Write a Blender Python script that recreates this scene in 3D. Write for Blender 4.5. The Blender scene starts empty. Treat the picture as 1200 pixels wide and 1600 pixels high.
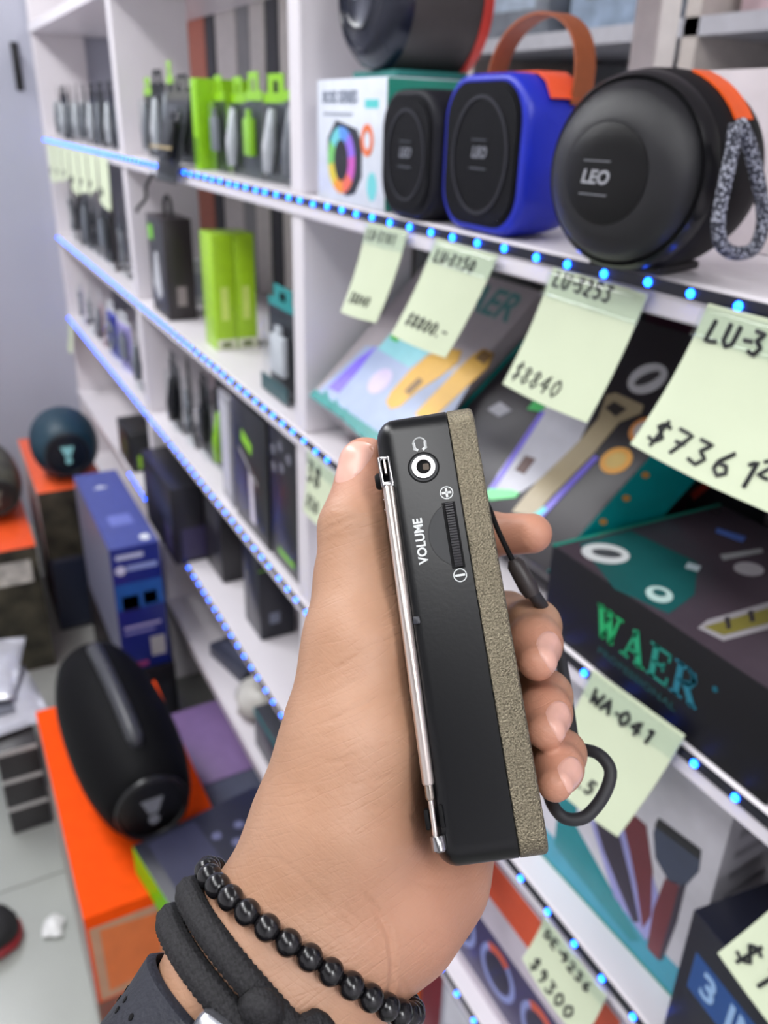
import bpy, bmesh, math, random
import numpy as np
from mathutils import Matrix, Vector

random.seed(7)
rng = np.random.default_rng(7)
SC = bpy.context.scene
COL = SC.collection

# ------------------------------------------------------------------ camera
F = 1300.0                                   # focal length in pixels of the 1200 x 1600 frame
AX = Vector((0.46600, 0.38970, -0.79430))
CR = np.array([[0.4661, 0.3897, -0.7941], [0.8843, -0.1788, 0.4313], [0.0263, -0.9035, -0.4278]])
u_, s_, v_ = np.linalg.svd(CR)
CR = u_ @ v_                                 # camera (right, down, forward) -> world
CAM = np.array([0.0, -0.42, 1.5])
cam_data = bpy.data.cameras.new('camera')
cam = bpy.data.objects.new('camera', cam_data)
COL.objects.link(cam)
SC.camera = cam
mw = Matrix([[CR[i, 0], -CR[i, 1], -CR[i, 2], CAM[i]] for i in range(3)] + [[0, 0, 0, 1]])
cam.matrix_world = mw
cam_data.sensor_fit = 'HORIZONTAL'
cam_data.sensor_width = 36.0
cam_data.lens = 36.0 * F / 1200.0
cam_data.clip_start = 0.01
cam_data.clip_end = 50
cam_data.dof.use_dof = True
cam_data.dof.focus_distance = 0.220
cam_data.dof.aperture_fstop = 19.0

# ------------------------------------------------------------------ world, view, lamps
world = bpy.data.worlds.new('world')
SC.world = world
world.use_nodes = True
world.node_tree.nodes['Background'].inputs['Color'].default_value = (0.80, 0.86, 1.0, 1)
world.node_tree.nodes['Background'].inputs['Strength'].default_value = 0.6
SC.view_settings.view_transform = 'Standard'
SC.view_settings.look = 'None'
SC.view_settings.gamma = 1.0
SC.view_settings.use_curve_mapping = False
SC.view_settings.exposure = 0.16


def lin(c):
    return tuple((x / 255.0 / 12.92) if x / 255.0 <= 0.04045 else ((x / 255.0 + 0.055) / 1.055) ** 2.4 for x in c)


def area_light(name, loc, size, size_y, power, color=(1, 1, 1)):
    ld = bpy.data.lights.new(name, 'AREA')
    ld.shape = 'RECTANGLE'
    ld.size = size
    ld.size_y = size_y
    ld.energy = power
    ld.color = color
    o = bpy.data.objects.new(name, ld)
    COL.objects.link(o)
    o.location = loc
    return o


CEIL = 2.75
LAMPS = [(0.12, -0.95), (-1.35, -1.0), (-2.6, -0.95), (-1.2, 0.95), (0.3, 0.95), (1.52, -0.35)]  # the last is an added fill lamp, brightening faces turned to the right wall
for i, (lx, ly) in enumerate(LAMPS):
    area_light('ceiling_lamp_light', (lx, ly, CEIL - 0.075), 1.25, 0.42, (10, 16, 27, 30, 30, 24)[i], (0.975, 0.985, 1.0))


# ------------------------------------------------------------------ materials
def mat(name, rgb, rough=0.5, metal=0.0, var=0.06, scale=40.0, bump=0.0, bscale=300.0, spec=0.5, emis=None, estr=0.0,
        coat=0.0, trans=0.0, alpha=1.0, sss=0.0):
    m = bpy.data.materials.new(name)
    m.use_nodes = True
    nt = m.node_tree
    b = nt.nodes['Principled BSDF']
    col = lin(rgb)
    tc = nt.nodes.new('ShaderNodeTexCoord')
    nz = nt.nodes.new('ShaderNodeTexNoise')
    nz.inputs['Scale'].default_value = scale
    nz.inputs['Detail'].default_value = 3
    nt.links.new(tc.outputs['Object'], nz.inputs['Vector'])
    rp = nt.nodes.new('ShaderNodeValToRGB')
    rp.color_ramp.elements[0].position = 0.3
    rp.color_ramp.elements[1].position = 0.7
    rp.color_ramp.elements[0].color = tuple(max(0, c * (1 - var)) for c in col) + (1,)
    rp.color_ramp.elements[1].color = tuple(min(1, c * (1 + var)) for c in col) + (1,)
    nt.links.new(nz.outputs['Fac'], rp.inputs['Fac'])
    nt.links.new(rp.outputs['Color'], b.inputs['Base Color'])
    b.inputs['Roughness'].default_value = rough
    b.inputs['Metallic'].default_value = metal
    b.inputs['Specular IOR Level'].default_value = spec
    b.inputs['Coat Weight'].default_value = coat
    b.inputs['Transmission Weight'].default_value = trans
    b.inputs['Alpha'].default_value = alpha
    if bump > 0:
        nb = nt.nodes.new('ShaderNodeTexNoise')
        nb.inputs['Scale'].default_value = bscale
        nb.inputs['Detail'].default_value = 2
        nt.links.new(tc.outputs['Object'], nb.inputs['Vector'])
        bp = nt.nodes.new('ShaderNodeBump')
        bp.inputs['Strength'].default_value = bump
        bp.inputs['Distance'].default_value = 0.001
        nt.links.new(nb.outputs['Fac'], bp.inputs['Height'])
        nt.links.new(bp.outputs['Normal'], b.inputs['Normal'])
    if emis:
        b.inputs['Emission Color'].default_value = lin(emis) + (1,)
        b.inputs['Emission Strength'].default_value = estr
    return m


_mats = {}


def M(rgb, rough=0.5, metal=0.0, **k):
    key = (tuple(rgb), rough, metal, tuple(sorted(k.items())))
    if key not in _mats:
        _mats[key] = mat('paint_%d_%d_%d' % tuple(rgb), rgb, rough, metal, **k)
    return _mats[key]


WHITE = M((226, 221, 226), 0.35, var=0.03, scale=6)
WALLGREY = M((176, 178, 192), 0.6, var=0.03, scale=3, bump=0.1, bscale=60)
BLACKP = M((17, 17, 20), 0.35)
BLACKM = M((20, 20, 23), 0.6)
INK = M((16, 18, 24), 0.5)
PRWHITE = M((225, 228, 232), 0.45)
TEAL = M((0, 140, 135), 0.25)
ORANGE = M((240, 78, 6), 0.7, spec=.1)
GREEN = M((140, 200, 10), 0.35)
TAGMAT = M((212, 222, 192), 0.55, var=0.03, scale=12)
STRIP = M((20, 21, 32), 0.35)
CLEAR = None


def glassy(name, tint=(1, 1, 1), rough=0.04, clear=0.85):
    m = bpy.data.materials.new(name)
    m.use_nodes = True
    nt = m.node_tree
    out = nt.nodes['Material Output']
    nt.nodes.remove(nt.nodes['Principled BSDF'])
    tr = nt.nodes.new('ShaderNodeBsdfTransparent')
    tr.inputs['Color'].default_value = tint + (1,)
    gl = nt.nodes.new('ShaderNodeBsdfGlossy')
    gl.inputs['Roughness'].default_value = rough
    mx = nt.nodes.new('ShaderNodeMixShader')
    fr = nt.nodes.new('ShaderNodeLayerWeight')
    fr.inputs['Blend'].default_value = 0.25
    pw = nt.nodes.new('ShaderNodeMath')
    pw.operation = 'MULTIPLY'
    pw.inputs[1].default_value = 0.14
    nt.links.new(fr.outputs['Facing'], pw.inputs[0])
    nz = nt.nodes.new('ShaderNodeTexNoise')
    nz.inputs['Scale'].default_value = 20
    mm = nt.nodes.new('ShaderNodeMath')
    mm.operation = 'MULTIPLY_ADD'
    mm.inputs[1].default_value = 0.03
    nt.links.new(nz.outputs['Fac'], mm.inputs[0])
    nt.links.new(pw.outputs[0], mm.inputs[2])
    nt.links.new(mm.outputs[0], mx.inputs['Fac'])
    nt.links.new(tr.outputs[0], mx.inputs[1])
    nt.links.new(gl.outputs[0], mx.inputs[2])
    nt.links.new(mx.outputs[0], out.inputs['Surface'])
    return m


GLASS = glassy('clear_film', (0.96, 0.98, 0.98))


# ------------------------------------------------------------------ geometry helpers: every one returns (verts, faces)
def join(*gs):
    V, Fc = [], []
    for v, f in gs:
        n = len(V)
        V.extend([tuple(p) for p in v])
        Fc.extend([tuple(i + n for i in q) for q in f])
    return V, Fc


def xf(g, mx):
    return [tuple(mx @ Vector(p)) for p in g[0]], g[1]


def bm_out(bm):
    bm.verts.index_update()
    g = [tuple(v.co) for v in bm.verts], [tuple(v.index for v in f.verts) for f in bm.faces]
    bm.free()
    return g


def box(x0, x1, y0, y1, z0, z1, bev=0.0, seg=2):
    bm = bmesh.new()
    bmesh.ops.create_cube(bm, size=1.0)
    for v in bm.verts:
        v.co = ((x0 + x1) / 2 + v.co.x * (x1 - x0), (y0 + y1) / 2 + v.co.y * (y1 - y0), (z0 + z1) / 2 + v.co.z * (z1 - z0))
    if bev > 0:
        bmesh.ops.bevel(bm, geom=bm.edges[:], offset=bev, segments=seg, profile=0.5, affect='EDGES', clamp_overlap=True)
    return bm_out(bm)


def lathe(prof, n=32, axis='Z', caps=True):
    """prof: list of (r, h)."""
    V, Fc = [], []
    for r, h in prof:
        for k in range(n):
            a = 2 * math.pi * k / n
            V.append((r * math.cos(a), r * math.sin(a), h))
    for i in range(len(prof) - 1):
        for k in range(n):
            Fc.append((i * n + k, i * n + (k + 1) % n, (i + 1) * n + (k + 1) % n, (i + 1) * n + k))
    if caps:
        Fc.append(tuple(range(n - 1, -1, -1)))
        m = (len(prof) - 1) * n
        Fc.append(tuple(m + k for k in range(n)))
    if axis == 'Y':
        V = [(x, -z, y) for x, y, z in V]
    if axis == 'X':
        V = [(z, x, y) for x, y, z in V]
    return V, Fc


def tube(path, r, n=8, closed=False, caps=True):
    P = [Vector(p) for p in path]
    m = len(P)
    rr = r if isinstance(r, (list, tuple)) else [r] * m
    V, Fc = [], []
    prev = None
    for i in range(m):
        if closed:
            t = P[(i + 1) % m] - P[i - 1]
        else:
            t = P[min(i + 1, m - 1)] - P[max(i - 1, 0)]
        t.normalize()
        if prev is None:
            a = t.orthogonal().normalized()
        else:
            a = prev - t * prev.dot(t)
            a = a.normalized() if a.length > 1e-6 else t.orthogonal().normalized()
        prev = a
        b = t.cross(a)
        for k in range(n):
            th = 2 * math.pi * k / n
            V.append(tuple(P[i] + (a * math.cos(th) + b * math.sin(th)) * rr[i]))
    for i in range(m if closed else m - 1):
        j = (i + 1) % m
        for k in range(n):
            Fc.append((i * n + k, i * n + (k + 1) % n, j * n + (k + 1) % n, j * n + k))
    if caps and not closed:
        Fc.append(tuple(range(n - 1, -1, -1)))
        Fc.append(tuple((m - 1) * n + k for k in range(n)))
    return V, Fc


def prism(pts, h0, h1):
    """2D polygon (x, y) extruded along z between h0 and h1."""
    n = len(pts)
    V = [(x, y, h0) for x, y in pts] + [(x, y, h1) for x, y in pts]
    Fc = [tuple(range(n - 1, -1, -1)), tuple(range(n, 2 * n))]
    for k in range(n):
        Fc.append((k, (k + 1) % n, n + (k + 1) % n, n + k))
    return V, Fc


def rrect(x0, x1, y0, y1, r, n=6):
    P = []
    for cx, cy, a0 in ((x1 - r, y1 - r, 0), (x0 + r, y1 - r, 90), (x0 + r, y0 + r, 180), (x1 - r, y0 + r, 270)):
        for k in range(n + 1):
            a = math.radians(a0 + 90 * k / n)
            P.append((cx + r * math.cos(a), cy + r * math.sin(a)))
    return P


def disc2(cx, cy, rx, ry=None, n=28, a0=0.0, a1=360.0):
    ry = rx if ry is None else ry
    full = abs(a1 - a0 - 360) < 1e-6
    m = n if full else n + 1
    return [(cx + rx * math.cos(math.radians(a0 + (a1 - a0) * k / n)), cy + ry * math.sin(math.radians(a0 + (a1 - a0) * k / n))) for k in range(m)]


def ring2(cx, cy, ro, ri, h0, h1, n=36, sy=1.0):
    V, Fc = [], []
    for r, h in ((ri, h0), (ro, h0), (ro, h1), (ri, h1)):
        for k in range(n):
            a = 2 * math.pi * k / n
            V.append((cx + r * math.cos(a), cy + r * math.sin(a) * sy, h))
    for i in range(4):
        for k in range(n):
            Fc.append((i * n + k, i * n + (k + 1) % n, ((i + 1) % 4) * n + (k + 1) % n, ((i + 1) % 4) * n + k))
    return V, Fc


def stroke(pts, w, h0, h1):
    """flat ribbon along a 2D polyline, extruded between h0 and h1."""
    gs = []
    for a, b in zip(pts[:-1], pts[1:]):
        dx, dy = b[0] - a[0], b[1] - a[1]
        L = math.hypot(dx, dy) or 1e-9
        dx, dy = dx / L * w / 2, dy / L * w / 2
        q = [(a[0] - dx - dy, a[1] - dy + dx), (a[0] - dx + dy, a[1] - dy - dx), (b[0] + dx + dy, b[1] + dy - dx), (b[0] + dx - dy, b[1] + dy + dx)]
        gs.append(prism(q, h0, h1))
    return join(*gs)


def obj(name, g, m, parent=None, smooth=None, kind=None):
    me = bpy.data.meshes.new(name)
    me.from_pydata(g[0], [], g[1])
    me.update()
    bm = bmesh.new()
    bm.from_mesh(me)
    bmesh.ops.recalc_face_normals(bm, faces=bm.faces[:])
    bm.to_mesh(me)
    bm.free()
    if m is not None:
        me.materials.append(m)
    if smooth is not None:
        me.shade_smooth()
        if smooth < 179:
            me.set_sharp_from_angle(angle=math.radians(smooth))
    o = bpy.data.objects.new(name, me)
    COL.objects.link(o)
    if parent is not None:
        o.parent = parent
    if kind:
        o['kind'] = kind
    return o


def tag(o, label, cat, group=None):
    o['label'] = label
    o['category'] = cat
    if group:
        o['group'] = group
    return o


def thing(name, label, cat, mx=None, group=None):
    o = bpy.data.objects.new(name, None)
    COL.objects.link(o)
    o.empty_display_size = 0.02
    if mx is not None:
        o.matrix_world = mx
    return tag(o, label, cat, group)


def copy_tree(o, parent=None):
    c = o.copy()
    COL.objects.link(c)
    c.parent = parent
    for ch in o.children:
        copy_tree(ch, c)
    return c


def place(x, y, z, rz=0.0, rx=0.0, ry=0.0):
    return Matrix.Translation((x, y, z)) @ Matrix.Rotation(math.radians(rz), 4, 'Z') @ Matrix.Rotation(math.radians(rx), 4, 'X') @ Matrix.Rotation(math.radians(ry), 4, 'Y')


def basis(o, x, y, z):
    return Matrix([[x[i], y[i], z[i], o[i]] for i in range(3)] + [[0, 0, 0, 1]])


# where a pixel of the photograph meets a vertical or horizontal plane of the shop (real positions on the shelves)
def ray(u, v):
    return CR @ np.array([(u - 600) / F, (v - 800) / F, 1.0])


def gy(u, v, Y=0.0):
    r = ray(u, v)
    return Vector(CAM + (Y - CAM[1]) / r[1] * r)


def gz(u, v, Z):
    r = ray(u, v)
    return Vector(CAM + (Z - CAM[2]) / r[2] * r)


def gx(u, v, X):
    r = ray(u, v)
    return Vector(CAM + (X - CAM[0]) / r[0] * r)


# lettering: Blender's built-in font turned into a mesh (x right, y up, raised by d)
def text_geo(s, size, d=0.0003, cx=True, bold=0.0, shear=0.0, sx=1.0):
    cu = bpy.data.curves.new('txt', 'FONT')
    cu.body = s
    cu.size = size
    cu.extrude = d / 2
    cu.offset = bold
    cu.shear = shear
    cu.resolution_u = 3
    cu.align_x = 'CENTER' if cx else 'LEFT'
    cu.align_y = 'CENTER'
    o = bpy.data.objects.new('txt', cu)
    COL.objects.link(o)
    dg = bpy.context.evaluated_depsgraph_get()
    me = bpy.data.meshes.new_from_object(o.evaluated_get(dg))
    g = [(v.co.x * sx, v.co.y, v.co.z) for v in me.vertices], [tuple(p.vertices) for p in me.polygons]
    bpy.data.objects.remove(o)
    bpy.data.curves.remove(cu)
    bpy.data.meshes.remove(me)
    return g


# marker handwriting: strokes in a unit cell (0..0.7 wide, 0..1 tall)
GL = {
    'L': [[(.1, 1), (.05, 0), (.6, .05)]], 'U': [[(.05, 1), (.05, .2), (.25, 0), (.5, .15), (.55, 1)]],
    'W': [[(0, 1), (.12, 0), (.3, .6), (.48, 0), (.65, 1)]], 'A': [[(0, 0), (.3, 1), (.6, 0)], [(.12, .4), (.5, .4)]],
    'D': [[(.1, 0), (.1, 1), (.45, .85), (.55, .5), (.45, .12), (.1, 0)]], 'E': [[(.55, 1), (.1, 1), (.1, 0), (.55, 0)], [(.1, .52), (.45, .52)]],
    '-': [[(.1, .5), (.5, .5)]], '.': [[(.1, 0), (.16, .05)]], ' ': [],
    '$': [[(.55, .85), (.3, .95), (.08, .75), (.5, .35), (.3, .08), (.02, .18)], [(.32, 1.12), (.28, -.12)]],
    '0': [[(.3, 1), (.08, .7), (.08, .3), (.3, 0), (.5, .3), (.52, .7), (.3, 1)]], '1': [[(.15, .8), (.35, 1), (.33, 0)]],
    '2': [[(.05, .8), (.3, 1), (.52, .75), (.05, .02), (.55, .02)]], '3': [[(.05, .95), (.5, .95), (.25, .58), (.52, .35), (.35, .02), (.04, .1)]],
    '4': [[(.4, 0), (.42, 1), (.02, .35), (.6, .35)]], '5': [[(.5, 1), (.12, 1), (.1, .58), (.42, .6), (.5, .25), (.3, 0), (.05, .08)]],
    '6': [[(.45, 1), (.12, .5), (.1, .18), (.3, 0), (.5, .2), (.4, .45), (.12, .4)]], '7': [[(.02, .97), (.55, .97), (.22, 0)], [(.15, .5), (.5, .5)]],
    '8': [[(.3, .55), (.08, .78), (.3, 1), (.5, .78), (.3, .55), (.06, .25), (.3, 0), (.54, .25), (.3, .55)]],
    '9': [[(.5, .75), (.28, 1), (.08, .75), (.28, .5), (.5, .72), (.45, .4), (.3, 0)]],
}


def hand_text(s, size, w):
    """list of polylines of handwriting starting at (0, 0)."""
    out, x = [], 0.0
    for ch in s:
        for pl in GL[ch]:
            out.append([((x + p[0] + p[1] * 0.08) * size, (p[1] + random.uniform(-.03, .03)) * size) for p in pl])
        x += 0.42 if ch in '.- ' else 0.82
    return out


# ================================================================== structure: the shop
def struct(name, g, m, smooth=None):
    o = obj(name, g, m, None, smooth)
    o['kind'] = 'structure'
    return o


def floor_mat():
    m = mat('floor_tile', (196, 198, 192), 0.25, var=0.05, scale=5)
    return m


XL, XR, YF, YB = -3.28, 2.2, -2.4, 1.6
floor = struct('floor', box(XL - .1, XR + .1, YF - .1, YB + .1, -0.06, -0.004), M((150, 150, 146), 0.6))
tile = M((160, 163, 158), 0.25, var=0.05, scale=5)
tw = 0.60
first = None
for i in range(8):
    for j in range(2):
        x0, y0 = XL + 0.02 + i * tw, -1.585 + j * tw
        if first is None:
            first = obj('tile', box(0.002, tw - 0.002, 0.002, tw - 0.002, -0.006, 0.0, 0.001, 1), tile, floor)
            t = first
        else:
            t = bpy.data.objects.new('tile', first.data)
            COL.objects.link(t)
            t.parent = floor
        t.location = (x0, y0, 0)
struct('ceiling', box(XL - .1, XR + .1, YF - .1, YB + .1, CEIL, CEIL + 0.06), M((96, 96, 100), 0.8))
struct('wall_left', box(XL - 0.08, XL, YF - .1, YB + .1, 0, CEIL), WALLGREY)
struct('wall_right', box(XR, XR + 0.08, YF - .1, YB + .1, 0, CEIL), M((238, 236, 240), 0.7))
struct('wall_front', box(XL, XR, YF - 0.08, YF, 0, CEIL), M((228, 226, 228), 0.7))
struct('wall_back', box(XL, XR, YB, YB + 0.08, 0, CEIL), M((205, 206, 212), 0.7))
for i, (lx, ly) in enumerate(LAMPS):
    names = ['over the viewer', 'over the middle of the aisle', 'at the far end of the aisle', 'behind the left shelves', 'behind the right shelves', 'added near the right wall as fill']
    t = thing('ceiling_lamp', 'flat white ceiling light panel ' + names[i], 'ceiling light', place(lx, ly, CEIL), 'ceiling light panels')
    obj('frame', join(box(-.66, .66, -.25, -.22, -.05, 0), box(-.66, .66, .22, .25, -.05, 0), box(-.66, -.63, -.22, .22, -.05, 0), box(.63, .66, -.22, .22, -.05, 0)), M((235, 235, 235), .5), t)
    obj('diffuser', box(-.63, .63, -.22, .22, -.06, -.01), M((250, 250, 250), .5, emis=(255, 253, 250), estr=2.0), t)

# ---- the long white shelf unit: boards, uprights, back posts
SZ = [1.742, 1.412, 1.098, 0.818, 0.530, 0.272]     # tops of the boards
TH = 0.026
BX = [XL + 0.01, -2.04, -1.025, 0.06]
shelf = thing('shelf_unit', 'long white wooden shelf unit with blue lit board edges, running down the aisle', 'shelf', place(-1.6, 0.1, 0))
shelf_inv = shelf.matrix_world.inverted()


def spart(name, g, m, smooth=None):
    return obj(name, xf(g, shelf_inv), m, shelf, smooth)


for k, z in enumerate(SZ):
    spart('board', box(XL + 0.005, 0.9, 0.0, 0.30, z - TH, z, 0.002, 1), WHITE)
for k, x in enumerate((-3.255, -2.045, -1.035, 0.10, 0.88)):
    for a, b in zip([2.1] + SZ, SZ + [0.0]):
        if a - TH - b > 0.02:
            top = a - TH if a in SZ else a
            spart('upright', box(x - 0.018, x + 0.018, 0.004, 0.165, b + .0005, top - .0005, 0.0015, 1), WHITE)
# thin posts and mullions at the back of the shelf
POSTS = [(-3.10, 'w', .10), (-2.80, 'w', .16), (-2.465, 'r', .19), (-2.325, 'd', .07), (-2.20, 'w', .15), (-2.075, 'g', .08), (-1.985, 'w', .09), (-1.895, 'd', .07), (-1.80, 'w', .10), (-1.60, 'g', .06),
         (-1.235, 'd', .035), (-1.18, 'w', .05), (-0.78, 'w', .04), (0.35, 'w', .05)]
PM = {'w': M((222, 216, 212), .4), 'd': M((58, 60, 66), .5), 'g': M((150, 150, 152), .5), 'r': M((205, 120, 96), .5)}
for x, c, w in POSTS:
    spart('back_post', box(x - w / 2, x + w / 2, 0.305, 0.335, 0.0, 2.1, 0.002, 1), PM[c])

# ---- LED strips, each LED a part
LEDM = mat('led_glow', (20, 40, 120), 0.3, emis=(14, 80, 255), estr=24.0)
led_mesh = None
PITCH = 0.0395
ledlab = {1: 'strip of blue lights along the speaker shelf edge', 2: 'strip of blue lights under the boxed trimmers, on the second board', 3: 'strip of blue lights along the third board',
          4: 'strip of blue lights along the lowest lit board'}
for k in (1, 2, 3, 4):
    z = SZ[k] - 0.006
    t = thing('led_strip', ledlab[k], 'light strip', place(-1.6, -0.001, z), 'blue light strips on the board edges')
    xs0 = {1: -1.62, 2: -1.62, 3: -1.62, 4: -.76}[k]
    obj('tape', box(xs0 - .03, 2.4, -0.0012, 0.0005, -0.004, 0.004), STRIP, t)
    x = xs0
    while x < 1.75:
        if led_mesh is None:
            prof = [(0.0028, 0.0), (0.0028, 0.0008), (0.0021, 0.0020), (0.0010, 0.0025)]
            led = obj('led', lathe(prof, 10, 'Y'), LEDM, t, 60)
            led_mesh = led.data
        else:
            led = bpy.data.objects.new('led', led_mesh)
            COL.objects.link(led)
            led.parent = t
        led.location = (x + random.uniform(-.003, .003), -0.0012, random.uniform(-.0008, .0008))
        x += PITCH


# ================================================================== generic carton with printed faces
class Carton:
    """box with local origin at its bottom front left corner: x width, y depth, z height."""

    def __init__(s, name, label, cat, mx, w, d, h, m, group=None, bev=0.0015, film=False):
        s.t = thing(name, label, cat, mx, group)
        s.w, s.d, s.h = w, d, h
        s.body = obj('carton', box(0, w, 0, d, 0, h, bev, 2), m, s.t, 40)
        s.n = 0

    def face(s, f):
        if f == 'front':
            return basis((0, 0, 0), (1, 0, 0), (0, 0, 1), (0, -1, 0))
        if f == 'right':
            return basis((s.w, 0, 0), (0, 1, 0), (0, 0, 1), (1, 0, 0))
        if f == 'left':
            return basis((0, s.d, 0), (0, -1, 0), (0, 0, 1), (-1, 0, 0))
        if f == 'top':
            return basis((0, 0, s.h), (1, 0, 0), (0, 1, 0), (0, 0, 1))

    def put(s, f, g, m, name='print', lift=0.0):
        mx = s.face(f) @ Matrix.Translation((0, 0, lift))
        return obj(name, xf(g, mx), m, s.t)

    def poly(s, f, pts, m, name='print', lift=0.0, th=0.0003):
        return s.put(f, prism(pts, -0.0002, th + lift), m, name)

    def rect(s, f, x0, x1, y0, y1, m, name='print', lift=0.0):
        return s.poly(f, [(x0, y0), (x1, y0), (x1, y1), (x0, y1)], m, name, lift)

    def text(s, f, txt, size, cx, cy, m, rot=0.0, lift=0.0004, bold=0.0, shear=0.0, sx=1.0, name='lettering'):
        g = text_geo(txt, size, 0.0004, True, bold, shear, sx)
        g = xf(g, Matrix.Translation((cx, cy, lift)) @ Matrix.Rotation(math.radians(rot), 4, 'Z'))
        return s.put(f, g, m, name)


# ================================================================== price notes (pale green paper)
def note(label, corners, lines, curl=0.012, tape=True, group='pale green price notes'):
    """corners TL, TR, BR, BL in the shop; lines: (text, u, v, size, stroke)."""
    TL, TR, BR, BL = [Vector(c) for c in corners]
    org = TL.copy()
    W = (TR - TL).length
    H = (BL - TL).length
    nrm = Vector((0, -1, 0))

    def S(u, v, off=0.0):
        p = TL * (1 - u) * (1 - v) + TR * u * (1 - v) + BR * u * v + BL * (1 - u) * v
        return p - org + nrm * (curl * v * v + 0.0035 * math.sin(math.pi * u) * v + off)
    t = thing('price_note', label, 'price note', place(*org), group)
    n, V, Fc = 9, [], []
    for side in (0.0008, 0.0):
        for j in range(n):
            for i in range(n):
                V.append(tuple(S(i / (n - 1), j / (n - 1), side)))
    q = n * n
    for j in range(n - 1):
        for i in range(n - 1):
            a = j * n + i
            Fc.append((a, a + 1, a + n + 1, a + n))
            Fc.append((q + a, q + a + n, q + a + n + 1, q + a + 1))
    per = [i for i in range(n)] + [j * n + n - 1 for j in range(1, n)] + [(n - 1) * n + i for i in range(n - 2, -1, -1)] + [j * n for j in range(n - 2, 0, -1)]
    for a, b in zip(per, per[1:] + per[:1]):
        Fc.append((a, b, q + b, q + a))
    obj('paper', (V, Fc), TAGMAT, t, 40)
    for s, u0, v0, size, sw in lines:
        gs = []
        for pl in hand_text(s, size, sw):
            dense = []
            for a, b in zip(pl[:-1], pl[1:]):
                for k in range(3):
                    dense.append((a[0] + (b[0] - a[0]) * k / 3, a[1] + (b[1] - a[1]) * k / 3))
            dense.append(pl[-1])
            path = [S(u0 + x / W, v0 - y / H, 0.0010) for x, y in dense]
            gs.append(tube(path, sw / 2, 5))
        obj('handwriting', join(*gs), INK, t)
    if tape:
        nu, nv = 14, 4
        V, Fc = [], []
        for lay in (0.0018, 0.0013):
            for j in range(nv):
                for i in range(nu):
                    w_ = .0006 * math.sin(i * 1.9 + j * .7 + TL.x * 40) * math.sin(j * 1.3 + i * .5)
                    V.append(tuple(S(-.03 + 1.06 * i / (nu - 1), .02 + .2 * j / (nv - 1), lay + abs(w_))))
        q = nu * nv
        for j in range(nv - 1):
            for i in range(nu - 1):
                a = j * nu + i
                Fc.append((a, a + 1, a + nu + 1, a + nu))
                Fc.append((q + a, q + a + nu, q + a + nu + 1, q + a + 1))
        per = [i for i in range(nu)] + [j * nu + nu - 1 for j in range(1, nv)] + [(nv - 1) * nu + i for i in range(nu - 2, -1, -1)] + [j * nu for j in range(nv - 2, 0, -1)]
        for a, b in zip(per, per[1:] + per[:1]):
            Fc.append((a, b, q + b, q + a))
        obj('clear_tape', (V, Fc), GLASS, t, 179)
    return t


YN = -0.006


def px4(a, b, c, d, Y=YN):
    return [gy(*p, Y) for p in (a, b, c, d)]


note('pale green price note below the white speaker carton, reading LU-3101', px4((575, 347), (638, 361), (604, 503), (548, 486)), [('LU-3101', .08, .17, .012, .0018), ('$8840', .14, .86, .012, .0018)])
note('pale green price note LU-3150 below the blue speaker', px4((683, 372), (779, 399), (714, 557), (628, 521)), [('LU-3150', .1, .2, .0125, .0022), ('$8800.-', .14, .84, .0135, .0022)])
note('pale green price note LU-3253 below the round black speaker', px4((866, 418), (1013, 459), (938, 657), (805, 597)), [('LU-3253', .06, .13, .012, .0022), ('$8840', .06, .92, .0145, .0017)])
c4 = px4((1108, 474), (1296, 522), (1262, 800), (1021, 687))
note('large pale green price note ending in 7361, at the right edge', c4, [('LU-3', .10, .22, .014, .0030), ('$7361', .08, .93, .0155, .0028), ('2', .80, .84, .010, .0024)], curl=.02)
note('pale green price note WA-041 below the black trimmer carton', px4((928, 1046), (1071, 1149), (990, 1296), (866, 1196)), [('WA-041', .10, .24, .0155, .0032), ('$73.5', .10, .86, .0135, .0028)], curl=.016)
p0 = gy(852, 1432, YN)
note('pale green price note DE-9236 hanging from the third board over the round lamps carton', [p0, p0 + Vector((.088, 0, -.002)), p0 + Vector((.080, 0, -.072)), p0 + Vector((-.012, 0, -.068))], [('DE-9236', .08, .30, .0125, .0026), ('$9300', .12, .92, .0150, .0026)], curl=.01)
note('pale green price note at the lower right corner, beside the white trimmer carton', [(-.200, YN, 1.080), (-.105, YN, 1.080), (-.120, YN, .972), (-.228, YN, .990)], [('$1', .05, .90, .018, .003)], curl=.02)
note('small pale green price note half hidden below the palm', [(-.580, YN, .800), (-.505, YN, .800), (-.510, YN, .725), (-.585, YN, .730)], [('$0', .55, .8, .013, .0025)], curl=.008)
note('pale green price note with dark scribble beside the thumb tip', [(-.985, YN, 1.088), (-.895, YN, 1.086), (-.900, YN, 1.000), (-.990, YN, .995)], [('38', .05, .45, .030, .004), ('$50', .12, .85, .018, .003)], curl=.006)
FAD = ['at the far end of the top row', 'second from the grey wall', 'third from the grey wall', 'fourth from the grey wall', 'fifth from the grey wall', 'sixth from the grey wall', 'nearest the far upright']
for k in range(7):
    x = -3.14 + k * 0.142
    note('faded green price note ' + FAD[k], [(x, YN, 1.398), (x + .125, YN, 1.398), (x + .118, YN, 1.28 + .02 * (k % 3)), (x - .005, YN, 1.29)], [('$80', .15, .8, .016, .002)], curl=.003, tape=False, group='faded notes in the far bay')
note('faded green price note on the third board by the grey wall', [(-3.22, YN, .80), (-3.12, YN, .80), (-3.13, YN, .70), (-3.23, YN, .70)], [], tape=False)


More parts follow.
